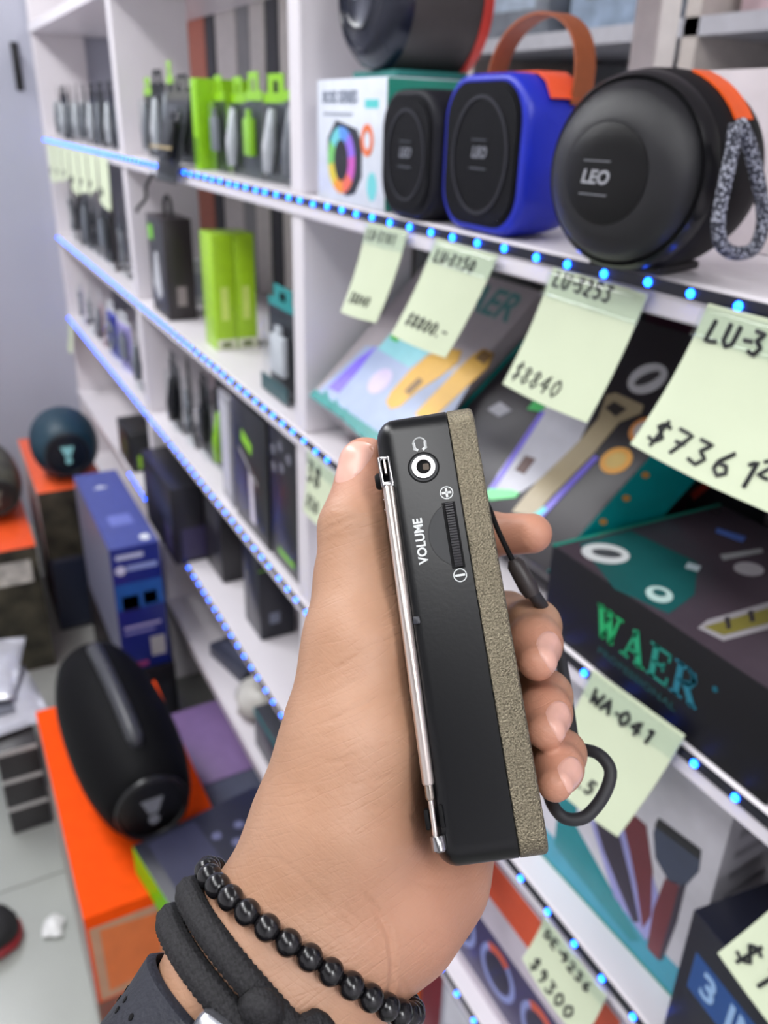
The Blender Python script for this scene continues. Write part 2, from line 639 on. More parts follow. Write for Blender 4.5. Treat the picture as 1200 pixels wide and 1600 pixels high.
# ================================================================== printing traced on a carton face
def on_face(C, f, pts):
    """pixels of the photograph -> coordinates on a (flat) printed face."""
    mx = C.t.matrix_world @ C.face(f)
    inv = mx.inverted()
    o = inv @ Vector(CAM)
    out = []
    for u, v in pts:
        d = inv.to_3x3() @ Vector(ray(u, v))
        s = -o.z / d.z
        p = o + d * s
        out.append((p.x, p.y))
    return out


def trace(C, f, pts, m, name='print', lift=0.0):
    return C.poly(f, on_face(C, f, pts), m, name, lift)


def oval(u, v, a, b, rot=0.0, n=24):
    c, s = math.cos(math.radians(rot)), math.sin(math.radians(rot))
    return [(u + a * math.cos(t) * c - b * math.sin(t) * s, v + a * math.cos(t) * s + b * math.sin(t) * c) for t in [2 * math.pi * k / n for k in range(n)]]


S1, S2, S3, S4, S5 = SZ[1:6]

# ================================================================== right bay, speaker shelf
# --- white carton with the printed hexagonal speaker
C = Carton('speaker_carton', 'white speaker carton with rainbow ringed speaker print and green side, next to upright', 'box', place(-.968, .004, S1 + .0005), .168, .13, .124, M((222, 228, 240), .3))
C.rect('right', .001, .129, .001, .123, M((38, 150, 130), .35), 'side_print')
C.text('front', 'BOSS SERIES', .0165, .060, .106, M((120, 130, 150), .5), sx=1.0, bold=.0004)
C.rect('front', .018, .092, .0885, .0915, M((150, 158, 172), .5), 'small_print')
C.rect('front', .122, .152, .096, .104, M((90, 205, 205), .5), 'small_print')
C.poly('front', disc2(.140, .022, .011, .014), M((120, 215, 220), .5), 'badge')
hx = [(.030, .066), (.052, .084), (.104, .076), (.116, .062), (.116, .030), (.100, .012), (.078, .008), (.040, .026), (.030, .040)]
C.poly('front', hx, M((30, 34, 48), .4), 'printed_speaker', 0.0002)
cols = [(150, 110, 230), (90, 150, 235), (110, 205, 215), (120, 205, 110), (225, 205, 60), (240, 150, 50), (235, 110, 90), (205, 90, 190)]
for k in range(8):
    a0, a1 = 45 * k + 10, 45 * k + 55
    o_ = disc2(.066, .044, .035, .034, 6, a0, a1)
    i_ = disc2(.066, .044, .017, .020, 6, a0, a1)[::-1]
    C.poly('front', o_ + i_, M(cols[k], .4), 'rainbow_segment', 0.0006)
C.poly('front', disc2(.066, .044, .018, .021), M((16, 18, 26), .4), 'printed_cone', 0.0008)
C.put('front', ring2(.128, .066, .014, .008, 0, .0008, sy=1.1), M((235, 120, 70), .5), 'printed_strap')


def cube_speaker(name, label, mx, w, d, h, body_m, accent, handle):
    t = thing(name, label, 'speaker', mx, 'portable speakers on the top shelf')
    def sec(y, i):
        return [(px_, y, pz_) for px_, pz_ in rrect(-w / 2 + i, w / 2 - i, .001 + i, h - i, .034 - i * .6, 8)]
    rows_ = [sec(.0015, .009), sec(0, .007), sec(-.001, .0045), sec(.0015, .0015), sec(.007, 0), sec(d * .6, 0), sec(d * .88, .003), sec(d, .012)]
    V, Fc = [], []
    m_ = len(rows_[0])
    for r_ in rows_:
        V += r_
    for i in range(len(rows_) - 1):
        for k in range(m_):
            Fc.append((i * m_ + k, i * m_ + (k + 1) % m_, (i + 1) * m_ + (k + 1) % m_, (i + 1) * m_ + k))
    Fc.append(tuple(range(m_ - 1, -1, -1)))
    Fc.append(tuple((len(rows_) - 1) * m_ + k for k in range(m_)))
    obj('body', (V, Fc), body_m, t, 60)
    gm = M((6, 6, 11), .5, spec=.14, bump=.5, bscale=1500)
    g = prism(rrect(-w / 2 + .0065, w / 2 - .0065, .0075, h - .0065, .030, 8), -.002, .0012)
    g2 = prism(rrect(-w / 2 + .010, w / 2 - .010, .011, h - .010, .027, 8), .0012, .0022)
    toF = basis((0, 0, 0), (1, 0, 0), (0, 0, 1), (0, -1, 0))
    gr = obj('grille', xf(join(g, g2), toF), gm, t, 40)
    obj('cone_ring', xf(ring2(0, h * .5, w * .34, w * .32, .0018, .0030, 40, 1.12), toF), M((34, 34, 42), .4), gr)
    tg = text_geo('LEO', .012, .0006, True, .0003, .25)
    obj('lettering', xf(tg, toF @ Matrix.Translation((0, h * .52, .0026))), M((150, 152, 160), .35, .6), gr)
    obj('lettering', xf(box(-.011, .011, h * .52 + .0095, h * .52 + .0103, .0018, .0032), toF), M((110, 112, 120), .35, .6), gr)
    obj('lettering', xf(box(-.012, .012, h * .52 - .0125, h * .52 - .0115, .0018, .0032), toF), M((110, 112, 120), .35, .6), gr)
    if accent:
        pts = [(-w / 2 + .02, h - .0002), (-w / 2 + .02, h + .0012), (w / 2 - .020, h + .0012), (w / 2 - .008, h - .004), (w / 2 + .0008, h - .018), (w / 2 - .0014, h - .018), (w / 2 - .010, h - .006), (w / 2 - .021, h - .0008)]
        g = prism(pts, 0, d * .42)
        obj('accent_strip', xf(g, basis((0, d * .74, 0), (1, 0, 0), (0, 0, 1), (0, -1, 0))), accent, t, 40)
    if handle:
        P = []
        n = 28
        for k in range(n + 1):
            a = math.pi * k / n
            P.append((-(w / 2 - .002) * math.cos(a) * (1 + .12 * math.sin(a)) + .006 * math.sin(a), h - .022 + .064 * math.sin(a) ** .8))
        V, Fc = [], []
        for k, (x, z) in enumerate(P):
            a = math.pi * k / n
            nx, nz = -math.cos(a), math.sin(a)
            for off in (0, .0022):
                for y in (d * .62, d * .62 + .019):
                    V.append((x + nx * off, y, z + nz * off))
        for k in range(n):
            a, b = 4 * k, 4 * k + 4
            Fc += [(a, a + 1, b + 1, b), (a + 2, b + 2, b + 3, a + 3), (a, b, b + 2, a + 2), (a + 1, a + 3, b + 3, b + 1)]
        Fc += [(0, 2, 3, 1), (4 * n, 4 * n + 1, 4 * n + 3, 4 * n + 2)]
        obj('carry_strap', (V, Fc), M((150, 78, 40), .5, var=.08, scale=120), t, 40)
    return t


cube_speaker('portable_speaker', 'small dark grey square speaker between the white carton and the blue speaker', place(-.7425, -.003, S1), .105, .072, .113, M((26, 26, 33), .55, spec=.2), None, False)
cube_speaker('portable_speaker', 'bright blue square speaker with brown carry strap and orange top strip', place(-.625, .001, S1), .120, .064, .123, M((22, 42, 185), .38), M((240, 90, 50), .4), True)

# --- round black speaker with cord loop
t = thing('round_speaker', 'large round black speaker with grey cord loop and orange patch', 'speaker', place(-.418, -.044, S1 + .0012, 14) @ Matrix.Scale(.95, 4), 'portable speakers on the top shelf')
R0 = .0625
up = Matrix.Translation((0, 0, R0))
meshm = M((34, 34, 37), .30, bump=.3, bscale=1800, spec=.4)
obj('body', xf(lathe([(.0605, -.024), (.0625, -.034), (.0632, -.05), (.0625, -.070), (.058, -.090), (.047, -.106), (.030, -.114), (.005, -.116)], 64, 'Y'), up), M((24, 23, 26), .6, spec=.15), t, 60)
obj('front_rim', xf(lathe([(.0545, -.016), (.0575, -.014), (.0602, -.018), (.0612, -.026), (.0555, -.026)], 64, 'Y', False), up), M((15, 15, 18), .3), t, 60)
obj('grille', xf(lathe([(.0555, -.022), (.0545, -.012), (.049, -.005), (.040, .001), (.033, .0035), (.0305, .0040)], 64, 'Y'), up), meshm, t, 60)
wf = obj('woofer', xf(lathe([(.0310, .000), (.0305, .0046), (.024, .0072), (.014, .0088), (.0, .0094)], 48, 'Y', False), up), M((12, 12, 14), .3, bump=.25, bscale=1800, spec=.3), t, 60)
tg = text_geo('LEO', .0115, .0008, True, .0003, .2)
toF = basis((0, 0, 0), (1, 0, 0), (0, 0, 1), (0, -1, 0))
obj('lettering', xf(tg, toF @ Matrix.Translation((-.004, R0 - .002, .0096))), M((170, 172, 178), .35, .6), wf)
obj('lettering', xf(box(-.014, .006, R0 + .0075, R0 + .0083, .0070, .0095), toF), M((130, 132, 138), .35, .6), wf)
obj('lettering', xf(box(-.015, .006, R0 - .0125, R0 - .0117, .0070, .0095), toF), M((130, 132, 138), .35, .6), wf)
obj('foot', box(-.028, .028, .030, .085, 0, .006, .002, 2), BLACKM, t)
# orange patch curved over the top right of the body
V, Fc = [], []
for j in range(2):
    for i in range(7):
        a = math.radians(32 + 40 * i / 6)
        for rr in (.0634, .0648):
            V.append((rr * math.cos(a), .046 + .022 * j, R0 + rr * math.sin(a)))
for i in range(6):
    a, b = 2 * i, 14 + 2 * i
    Fc += [(a + 1, a + 3, b + 3, b + 1), (a, b, b + 2, a + 2), (a, a + 2, a + 3, a + 1), (b, b + 1, b + 3, b + 2)]
Fc += [(0, 1, 15, 14), (12, 26, 27, 13)]
obj('orange_patch', (V, Fc), M((245, 95, 25), .4), t, 40)


def rope_mat():
    m = mat('braided_cord', (150, 152, 165), .7)
    nt = m.node_tree
    b = nt.nodes['Principled BSDF']
    ck = nt.nodes.new('ShaderNodeTexVoronoi')
    ck.inputs['Scale'].default_value = 480
    tc = nt.nodes.new('ShaderNodeTexCoord')
    nt.links.new(tc.outputs['Object'], ck.inputs['Vector'])
    rp = nt.nodes.new('ShaderNodeValToRGB')
    rp.color_ramp.elements[0].position = .38
    rp.color_ramp.elements[1].position = .5
    rp.color_ramp.elements[0].color = lin((165, 168, 182)) + (1,)
    rp.color_ramp.elements[1].color = lin((48, 50, 62)) + (1,)
    nt.links.new(ck.outputs['Distance'], rp.inputs['Fac'])
    nt.links.new(rp.outputs['Color'], b.inputs['Base Color'])
    return m


cord = []
for u, v in ((1150, 193), (1143, 240), (1130, 300), (1122, 350), (1128, 383), (1150, 396), (1178, 388), (1192, 350), (1188, 300), (1177, 250), (1166, 212), (1155, 193)):
    cord.append(t.matrix_world.inverted() @ gx(u, v, -.352))


def smooth_path(P, n=4, closed=False):
    P = [Vector(p) for p in P]
    out = []
    m = len(P)
    rngk = range(m) if closed else range(m - 1)
    for i in rngk:
        p0, p1, p2, p3 = (P[(i - 1) % m], P[i], P[(i + 1) % m], P[(i + 2) % m]) if closed else (P[max(i - 1, 0)], P[i], P[i + 1], P[min(i + 2, m - 1)])
        for k in range(n):
            s = k / n
            out.append(0.5 * ((2 * p1) + (p2 - p0) * s + (2 * p0 - 5 * p1 + 4 * p2 - p3) * s * s + (3 * p1 - p0 - 3 * p2 + p3) * s ** 3))
    if not closed:
        out.append(P[-1])
    return out


obj('cord_loop', tube(smooth_path(cord), .0043, 10), rope_mat(), t, 179)

# --- round dark speaker with red rear ring standing on the white carton
t = thing('round_speaker', 'dark round speaker with red rear ring on top of the white carton', 'speaker', place(-.885, .020, S1 + .125), 'portable speakers on the top shelf')
R1 = .073
up = Matrix.Translation((0, 0, R1 + .003))
obj('stand', box(-.05, .05, .012, .10, 0, .008, .002, 1), M((40, 120, 115), .5), t)
obj('body', xf(lathe([(.067, -.018), (.0715, -.03), (.073, -.055), (.073, -.100)], 56, 'Y'), up), M((70, 66, 66), .45), t, 60)
obj('front_dome', xf(lathe([(.0695, -.022), (.066, -.008), (.056, .002), (.050, .005), (.048, .002), (.034, .004), (.031, .007), (.028, .004), (.002, .006)], 56, 'Y'), up), M((26, 30, 46), .25), t, 50)
obj('rear_ring', xf(lathe([(.0745, -.098), (.0755, -.104), (.0745, -.110), (.05, -.112)], 56, 'Y', False), up), M((225, 62, 50), .4), t, 60)
obj('lettering', xf(text_geo('LEO', .012, .0006, True, .0003), toF @ Matrix.Translation((0, R1 + .003, .0068))), M((150, 152, 160), .35, .6), t)

# --- cartons standing behind the speakers
C = Carton('speaker_carton', 'pale pink carton with teal framed lettering behind the round black speaker', 'box', place(-.640, .150, S1 + .0005), .36, .12, .128, M((215, 205, 208), .4))
fr = M((20, 160, 150), .4)
C.rect('front', .185, .345, .098, .126, M((110, 108, 100), .4), 'printed_panel')
for a, b, c, d in ((.183, .347, .125, .1275), (.183, .347, .096, .098), (.183, .186, .097, .127), (.344, .347, .097, .127)):
    C.rect('front', a, b, c, d, fr, 'printed_frame', .0003)
C.text('front', 'LEO', .021, .213, .112, M((235, 225, 220), .4), bold=.0006, lift=.0006)
C.rect('front', .05, .10, .105, .122, M((30, 130, 128), .4), 'printed_panel')
C = Carton('speaker_carton', 'wide black and white carton at the right end behind the round speaker', 'box', place(-.26, .10, S1 + .0005), .30, .16, .115, M((24, 26, 60), .35))
C.rect('front', .02, .28, .09, .113, M((235, 235, 235), .4), 'printed_band')
C = Carton('speaker_carton', 'low brown carton lying behind the cord loop', 'box', place(-.335, .078, S1 + .0005), .07, .065, .030, M((92, 62, 58), .4))
C.rect('front', .01, .115, .006, .024, M((60, 40, 42), .4), 'printed_band')

# ================================================================== right bay, second board: trimmer cartons
BA = math.radians(46)
C = Carton('trimmer_carton', 'silver and teal leaning carton printed with two gold hair trimmers', 'box', Matrix.Translation((-.992, 0.0, 1.161)) @ Matrix.Rotation(-BA, 4, 'X'), .247, .085, .245, M((176, 168, 172), .28), 'leaning trimmer cartons')
tealS = M((60, 120, 122), .4)
C.rect('left', .001, .084, .001, .244, tealS, 'side_print')
trace(C, 'front', [(495, 613), (572, 540), (640, 545), (735, 600), (700, 660), (600, 700)], M((160, 176, 210), .35), 'printed_panel')
trace(C, 'front', [(512, 606), (560, 560), (590, 540), (560, 580), (530, 615)], M((130, 110, 235), .25), 'printed_glow', .0002)
trace(C, 'front', [(590, 545), (612, 520), (640, 520), (680, 545), (640, 575)], M((150, 215, 225), .25), 'printed_glow', .0002)
trace(C, 'front', [(608, 528), (625, 515), (638, 518), (620, 535)], M((70, 190, 60), .25), 'printed_glow', .0004)
for k in range(6):
    u, v = 500 + 16 * k, 622 + 14.5 * k
    trace(C, 'front', [(u, v + 2), (u + 10, v - 14), (u + 22, v + 22)], TEAL, 'printed_triangle', .0004)
C.rect('front', 0, .247, 0, .012, TEAL, 'printed_band', .0003)
trace(C, 'front', oval(594, 596, 24, 14, -45), M((205, 190, 225), .3), 'printed_badge', .0004)
gold = M((196, 150, 40), .35, .2)
goldd = M((110, 78, 20), .35, .2)
for pts, dk in (([(603, 628), (612, 612), (640, 580), (668, 556), (700, 545), (722, 548), (716, 566), (690, 588), (655, 610), (625, 636), (610, 640)], [(632, 612), (655, 590), (662, 596), (640, 618)]),
                ([(648, 648), (672, 622), (705, 588), (738, 556), (756, 545), (772, 553), (762, 575), (735, 600), (705, 628), (672, 660)], [(742, 560), (757, 547), (771, 556), (757, 570)])):
    trace(C, 'front', pts, gold, 'printed_trimmer', .0004)
    trace(C, 'front', dk, goldd, 'printed_trimmer', .0007)
C.text('front', 'WAER', .052, .160, .212, M((80, 140, 138), .4), lift=.0004, bold=.001)

BB = math.radians(48)
C = Carton('trimmer_carton', 'black leaning carton with teal side printed with silver and gold trimmers', 'box', Matrix.Translation((-.737, .004, 1.150)) @ Matrix.Rotation(-BB, 4, 'X'), .252, .068, .262, M((36, 31, 37), .38), 'leaning trimmer cartons')
C.rect('right', .001, .067, .001, .261, M((0, 138, 140), .22), 'side_print')
C.rect('front', 0, .006, 0, .262, TEAL, 'edge_print', .0002)
silver = M((188, 188, 198), .35)
neon = M((95, 220, 130), .35)
viol = M((110, 95, 210), .35)
tan_ = M((165, 150, 118), .35)
for r, dots in ((.02, 1), (.018, 1), (.018, 1)):
    pass
trace(C, 'front', [(762, 770), (780, 738), (850, 640), (872, 612), (930, 640), (905, 690), (850, 745), (815, 770)], silver, 'printed_trimmer', .0004)
trace(C, 'front', [(805, 735), (822, 712), (838, 718), (820, 742)], M((96, 70, 66), .4), 'printed_switch', .0007)
trace(C, 'front', [(756, 776), (846, 642), (852, 645), (766, 778)], viol, 'printed_glow', .0006)
trace(C, 'front', [(758, 772), (766, 764), (800, 766), (812, 770), (806, 778), (766, 782)], neon, 'printed_glow', .0007)
trace(C, 'front', [(824, 640), (842, 618), (862, 622), (846, 644)], M((60, 190, 95), .35), 'printed_glow', .0006)
trace(C, 'front', [(800, 800), (840, 752), (905, 690), (935, 655), (948, 618), (962, 614), (1006, 634), (1002, 646), (968, 660), (925, 712), (862, 775), (835, 808)], tan_, 'printed_trimmer', .0004)
trace(C, 'front', [(946, 638), (960, 628), (980, 640), (962, 652)], M((40, 34, 30), .4), 'printed_blade', .0007)
trace(C, 'front', [(838, 806), (930, 712), (936, 716), (846, 812)], viol, 'printed_glow', .0007)
trace(C, 'front', [(830, 808), (850, 792), (856, 797), (838, 814)], M((70, 200, 200), .35), 'printed_glow', .0008)
trace(C, 'front', oval(1012, 592, 33, 21, -25), M((205, 205, 208), .4), 'printed_badge', .0004)
trace(C, 'front', oval(1012, 592, 22, 7, -25), M((60, 56, 60), .4), 'printed_badge', .0007)
trace(C, 'front', oval(1008, 673, 27, 19, -25), M((226, 150, 80), .4), 'printed_badge', .0004)
trace(C, 'front', oval(1008, 673, 19, 13, -25), M((205, 200, 196), .4), 'printed_badge', .0007)
trace(C, 'front', oval(963, 720, 27, 19, -25), M((222, 160, 70), .4), 'printed_badge', .0004)
trace(C, 'front', oval(963, 720, 17, 11, -25), M((205, 175, 100), .4), 'printed_badge', .0007)
trace(C, 'front', [(762, 640), (782, 628), (800, 642), (780, 652)], M((150, 150, 160), .4), 'printed_badge', .0004)
for a, b in ((1008, 742), (978, 778), (942, 815)):
    trace(C, 'right', oval(a, b, 6, 5), M((200, 140, 60), .4), 'printed_dot', .0004)

C = Carton('trimmer_carton', 'black carton with green WAER lettering lying flat at the front edge', 'box', place(-.479, 0.002, S2 + .0005), .238, .197, .081, M((11, 10, 15), .5, spec=.3))
C.rect('top', .001, .237, .001, .196, M((70, 60, 68), .18), 'top_print')
C.rect('top', 0, .004, 0, .197, M((30, 140, 120), .3), 'edge_print', .0003)
trace(C, 'top', [(905, 850), (985, 830), (1090, 880), (1085, 930), (1045, 960), (960, 920)], M((28, 84, 84), .2), 'printed_panel', .0003)
trace(C, 'top', oval(946, 866, 38, 15, 8), M((205, 208, 208), .4), 'printed_badge', .0005)
trace(C, 'top', oval(948, 866, 24, 6, 8), M((70, 72, 76), .4), 'printed_badge', .0008)
trace(C, 'top', oval(1030, 930, 22, 12, 15), M((180, 205, 200), .4), 'printed_badge', .0006)
trace(C, 'top', oval(1030, 928, 11, 5, 15), M((28, 84, 84), .3), 'printed_badge', .0009)
trace(C, 'top', [(1090, 982), (1105, 970), (1200, 942), (1260, 935), (1290, 960), (1130, 1002)], M((150, 146, 150), .4), 'printed_comb', .0004)
trace(C, 'top', [(1100, 981), (1200, 952), (1255, 945), (1262, 958), (1130, 994)], M((120, 112, 52), .4), 'printed_comb', .0007)
for u in (1135, 1172, 1210):
    trace(C, 'top', [(u, 985 - (u - 1135) * .28), (u + 7, 983 - (u - 1135) * .28), (u + 4, 965 - (u - 1135) * .27), (u - 4, 967 - (u - 1135) * .27)], M((52, 46, 50), .4), 'printed_comb', .0009)
trace(C, 'top', oval(1170, 890, 24, 10, 8), M((165, 160, 165), .4), 'printed_badge', .0005)
trace(C, 'top', [(1125, 868), (1190, 858), (1192, 864), (1130, 876)], M((150, 150, 152), .4), 'printed_line', .0005)
trace(C, 'top', [(1120, 826), (1165, 840), (1160, 848), (1118, 832)], M((80, 110, 190), .4), 'printed_line', .0005)
trace(C, 'top', [(1075, 880), (1095, 886), (1090, 894), (1070, 888)], M((190, 205, 210), .4), 'printed_line', .0006)
def serif(ch):
    def bar(x0, x1, y):
        return stroke([(x0, y), (x1, y)], .07, 0, .0004)
    S_ = lambda pts, w: stroke(pts, w, 0, .0004)
    if ch == 'W':
        return join(S_([(.10, .93), (.30, .12)], .20), S_([(.30, .05), (.47, .80)], .09), S_([(.45, .93), (.66, .12)], .20), S_([(.66, .05), (.86, .93)], .09), bar(-.02, .24, .97), bar(.34, .58, .97), bar(.74, .98, .97))
    if ch == 'A':
        return join(S_([(.12, .05), (.42, .92)], .09), S_([(.42, .90), (.70, .08)], .21), S_([(.24, .32), (.60, .32)], .08), bar(-.02, .25, .03), bar(.54, .88, .03))
    if ch == 'E':
        return join(S_([(.16, .10), (.16, .90)], .20), S_([(.10, .96), (.66, .96)], .08), S_([(.10, .04), (.70, .04)], .08), S_([(.16, .50), (.50, .50)], .08), S_([(.66, .78), (.66, .94)], .07), S_([(.70, .06), (.70, .24)], .07), S_([(.50, .40), (.50, .60)], .07), bar(-.02, .2, .97), bar(-.02, .2, .03))
    bowl = [(.20, .95), (.42, .95), (.60, .86), (.64, .73), (.58, .58), (.42, .50), (.20, .50)]
    return join(S_([(.16, .10), (.16, .90)], .20), S_(bowl[:3], .09), S_(bowl[2:5], .17), S_(bowl[4:], .09), S_([(.42, .48), (.70, .08)], .20), bar(-.02, .36, .03), bar(.60, .86, .03), bar(-.02, .2, .97))


wc = [(22, 165, 98), (18, 150, 105), (16, 130, 115), (18, 108, 128)]
for k, ch in enumerate('WAER'):
    hgt = .0275
    C.put('front', xf(serif(ch), Matrix.Translation((.064 + [0, .0305, .0585, .0825][k], .031, .0002)) @ Matrix.Diagonal((hgt * .98, hgt, 1, 1))), M(wc[k], .35), 'lettering')
C.text('front', 'PROFESSIONAL', .0085, .112, .0195, M((16, 70, 70), .4), sx=1.45)
C.text('front', '®', .006, .1815, .056, M((18, 108, 128), .4))

C = Carton('clipper_carton', 'dark carton with red stripe standing behind the lying black carton', 'box', place(-.440, .215, S2 + .0005), .50, .07, .20, M((92, 84, 88), .4))
C.rect('front', .02, .055, .02, .19, M((130, 122, 126), .4), 'printed_panel')
C.rect('front', .075, .082, .02, .19, M((225, 200, 190), .4), 'printed_line', .0003)
trace(C, 'front', [(1080, 770), (1110, 748), (1112, 758), (1084, 782)], M((200, 70, 55), .4), 'printed_line', .0004)
C.rect('front', .10, .24, .05, .17, M((70, 66, 76), .4), 'printed_panel')

# dark purple carton glimpsed at the back, above the leaning ones
C = Carton('trimmer_carton', 'narrow dark and purple carton at the back, above the leaning silver carton', 'box', place(-.96, .252, S2 + .0005), .50, .045, .275, M((52, 52, 60), .4))
C.rect('front', .30, .40, .02, .27, M((84, 44, 66), .4), 'printed_panel')
C.rect('front', .02, .10, .02, .27, M((96, 96, 100), .4), 'printed_panel')

# ================================================================== right bay, third board
C = Carton('trimmer_carton', 'white upright carton with teal base printed with three dark red trimmers', 'box', place(-.478, .030, S3 + .0005, 2.0), .196, .095, .243, M((208, 206, 214), .25))
C.rect('front', 0, .196, 0, .036, M((50, 150, 175), .2), 'printed_band')
trace(C, 'front', [(866, 1320), (885, 1150), (925, 1090), (935, 1110), (905, 1200), (900, 1290), (1000, 1470), (985, 1470)], M((20, 130, 140), .25), 'printed_panel', .0001)
C.rect('front', .02, .19, .236, .243, M((10, 140, 135), .3), 'printed_band', .0003)
C.rect('front', 0, .196, 0, .003, M((20, 140, 125), .3), 'edge_print', .0004)
lil = M((150, 150, 205), .3)
trace(C, 'front', [(905, 1225), (935, 1190), (1000, 1300), (1035, 1420), (1010, 1470), (960, 1400)], lil, 'printed_panel', .0003)
dk = M((52, 42, 60), .3)
red = M((108, 40, 50), .3)
trace(C, 'front', [(928, 1275), (945, 1262), (965, 1290), (985, 1370), (1000, 1440), (990, 1440), (965, 1380), (945, 1330)], dk, 'printed_trimmer', .0005)
trace(C, 'front', [(975, 1290), (990, 1272), (1010, 1290), (1020, 1360), (1018, 1430), (1005, 1450), (995, 1380), (985, 1330)], red, 'printed_trimmer', .0005)
trace(C, 'front', [(1022, 1300), (1030, 1280), (1096, 1330), (1092, 1362), (1070, 1385), (1045, 1375), (1025, 1340)], M((62, 70, 92), .25), 'printed_head', .0006)
trace(C, 'front', [(1024, 1290), (1030, 1278), (1096, 1328), (1094, 1342)], M((32, 32, 38), .3), 'printed_head', .0009)
trace(C, 'front', [(1040, 1372), (1062, 1384), (1050, 1430), (1030, 1500), (1012, 1480), (1022, 1420)], red, 'printed_trimmer', .0006)
trace(C, 'front', [(1062, 1384), (1072, 1382), (1058, 1440), (1035, 1500), (1030, 1498), (1050, 1430)], dk, 'printed_trimmer', .0007)
for k in range(6):
    C.rect('right', .015, .055 + .012 * (k % 2), .10 + .022 * k, .108 + .022 * k, M((165, 163, 172), .5), 'small_print')
C.rect('right', 0, .095, 0, .02, M((60, 60, 66), .4), 'printed_band')

C = Carton('tool_carton', 'navy carton with blue lettering 3 IN 1 at the lower right corner', 'box', place(-.268, -.004, S3 + .0005, -6), .22, .20, .158, M((22, 24, 38), .3))
C.rect('front', .012, .19, .088, .126, M((26, 74, 140), .35), 'printed_band')
C.text('front', '3 IN 1', .034, .066, .107, M((150, 185, 225), .4), bold=.0007, lift=.0008)

# ================================================================== right bay, fourth and fifth boards
C = Carton('lamp_carton', 'orange and purple carton printed with glowing rings on the fourth board', 'box', place(-.665, .020, S4 + .0005), .34, .12, .225, M((206, 196, 208), .35))
C.rect('front', .0, .34, .165, .222, M((222, 84, 44), .35), 'printed_band')
C.rect('front', .0, .34, .02, .118, M((62, 54, 96), .3), 'printed_panel')
for k, x in enumerate((.085, .165, .245)):
    C.put('front', ring2(x, .072, .034, .026, 0, .0007), M((140, 150, 205), .3), 'printed_ring')
    C.poly('front', disc2(x, .072, .022), M((40, 36, 62), .3), 'printed_disc', .0003)
    C.put('front', prism(disc2(x, .072, .035, .035, 8, 60, 130) + disc2(x, .072, .025, .025, 8, 60, 130)[::-1], 0, .001), M((210, 90, 60), .3), 'printed_ring')
C = Carton('cable_carton', 'bright orange carton with white print under the wrist', 'box', place(-.86, .02, S5 + .0005), .19, .12, .205, M((240, 110, 35), .35))
C.text('front', '11', .022, .15, .16, PRWHITE)
C.rect('front', .115, .16, .06, .13, M((245, 170, 110), .4), 'small_print')
C = Carton('cable_carton', 'dark red and grey carton on the fifth board beside the orange carton', 'box', place(-.655, .02, S5 + .0005), .30, .12, .20, M((168, 168, 180), .35))
C.rect('front', .0, .05, .0, .20, M((120, 40, 50), .35), 'printed_band')
C.rect('front', .06, .28, .11, .18, M((215, 215, 225), .35), 'printed_panel')


# ================================================================== middle bay: hanging accessory packs and cartons
def pack(label, x, y, z, w, h, card, head, prod, rz=0.0, rx=0.0, group='packs', blob=0, d=.018, headh=.2):
    """blister pack: card with punched header tab, clear blister and the accessory inside."""
    t = thing('accessory_pack', label, 'pack', place(x, y, z, rz, rx), group)
    hh = h * headh
    obj('card', box(-w / 2, w / 2, d, d + .0015, 0, h - hh), card, t)
    # header with euro hole
    V, Fc = ring2(0, 0, 1, 1, 0, 1, 4)
    hw = w * .30
    z0, z1 = h - hh, h
    fr = join(box(-w / 2, w / 2, d, d + .0015, z0, z0 + hh * .35), box(-hw, -hw * .35, d, d + .0015, z0 + hh * .35, z1), box(hw * .35, hw, d, d + .0015, z0 + hh * .35, z1), box(-hw * .35, hw * .35, d, d + .0015, z0 + hh * .75, z1))
    obj('header_tab', fr, head, t)
    obj('blister', box(-w * .44, w * .44, 0.001, d, h * .03, h * .74, min(.006, d * .3), 2), GLASS, t, 40)
    if blob == 0:      # coiled cable
        P = []
        for k in range(40):
            a = k * .55
            P.append((w * (.24 + .02 * math.sin(k)) * math.cos(a), d * .5 + d * .18 * math.sin(k * 1.7), h * .38 + h * .24 * math.sin(a)))
        obj('cable', tube(P, w * .028, 6), prod, t, 179)
    elif blob == 1:    # charger block with plug
        obj('charger', join(box(-w * .22, w * .22, d * .25, d * .85, h * .22, h * .58, .003, 2), box(-w * .08, w * .08, d * .4, d * .7, h * .58, h * .66)), prod, t, 40)
    else:              # long slim accessory
        obj('slim_accessory', tube([(-w * .18, d * .5, h * .10), (-w * .08, d * .5, h * .35), (w * .06, d * .5, h * .68)], [w * .09, w * .13, w * .06], 10), prod, t, 179)
    return t


BK, GY, WH = M((14, 15, 20), .45, spec=.25), M((120, 124, 132), .4), M((205, 208, 214), .4)
DBL = M((14, 16, 34), .45, spec=.25)
ORD = ['first', 'second', 'third', 'fourth', 'fifth', 'sixth', 'seventh', 'eighth', 'ninth']
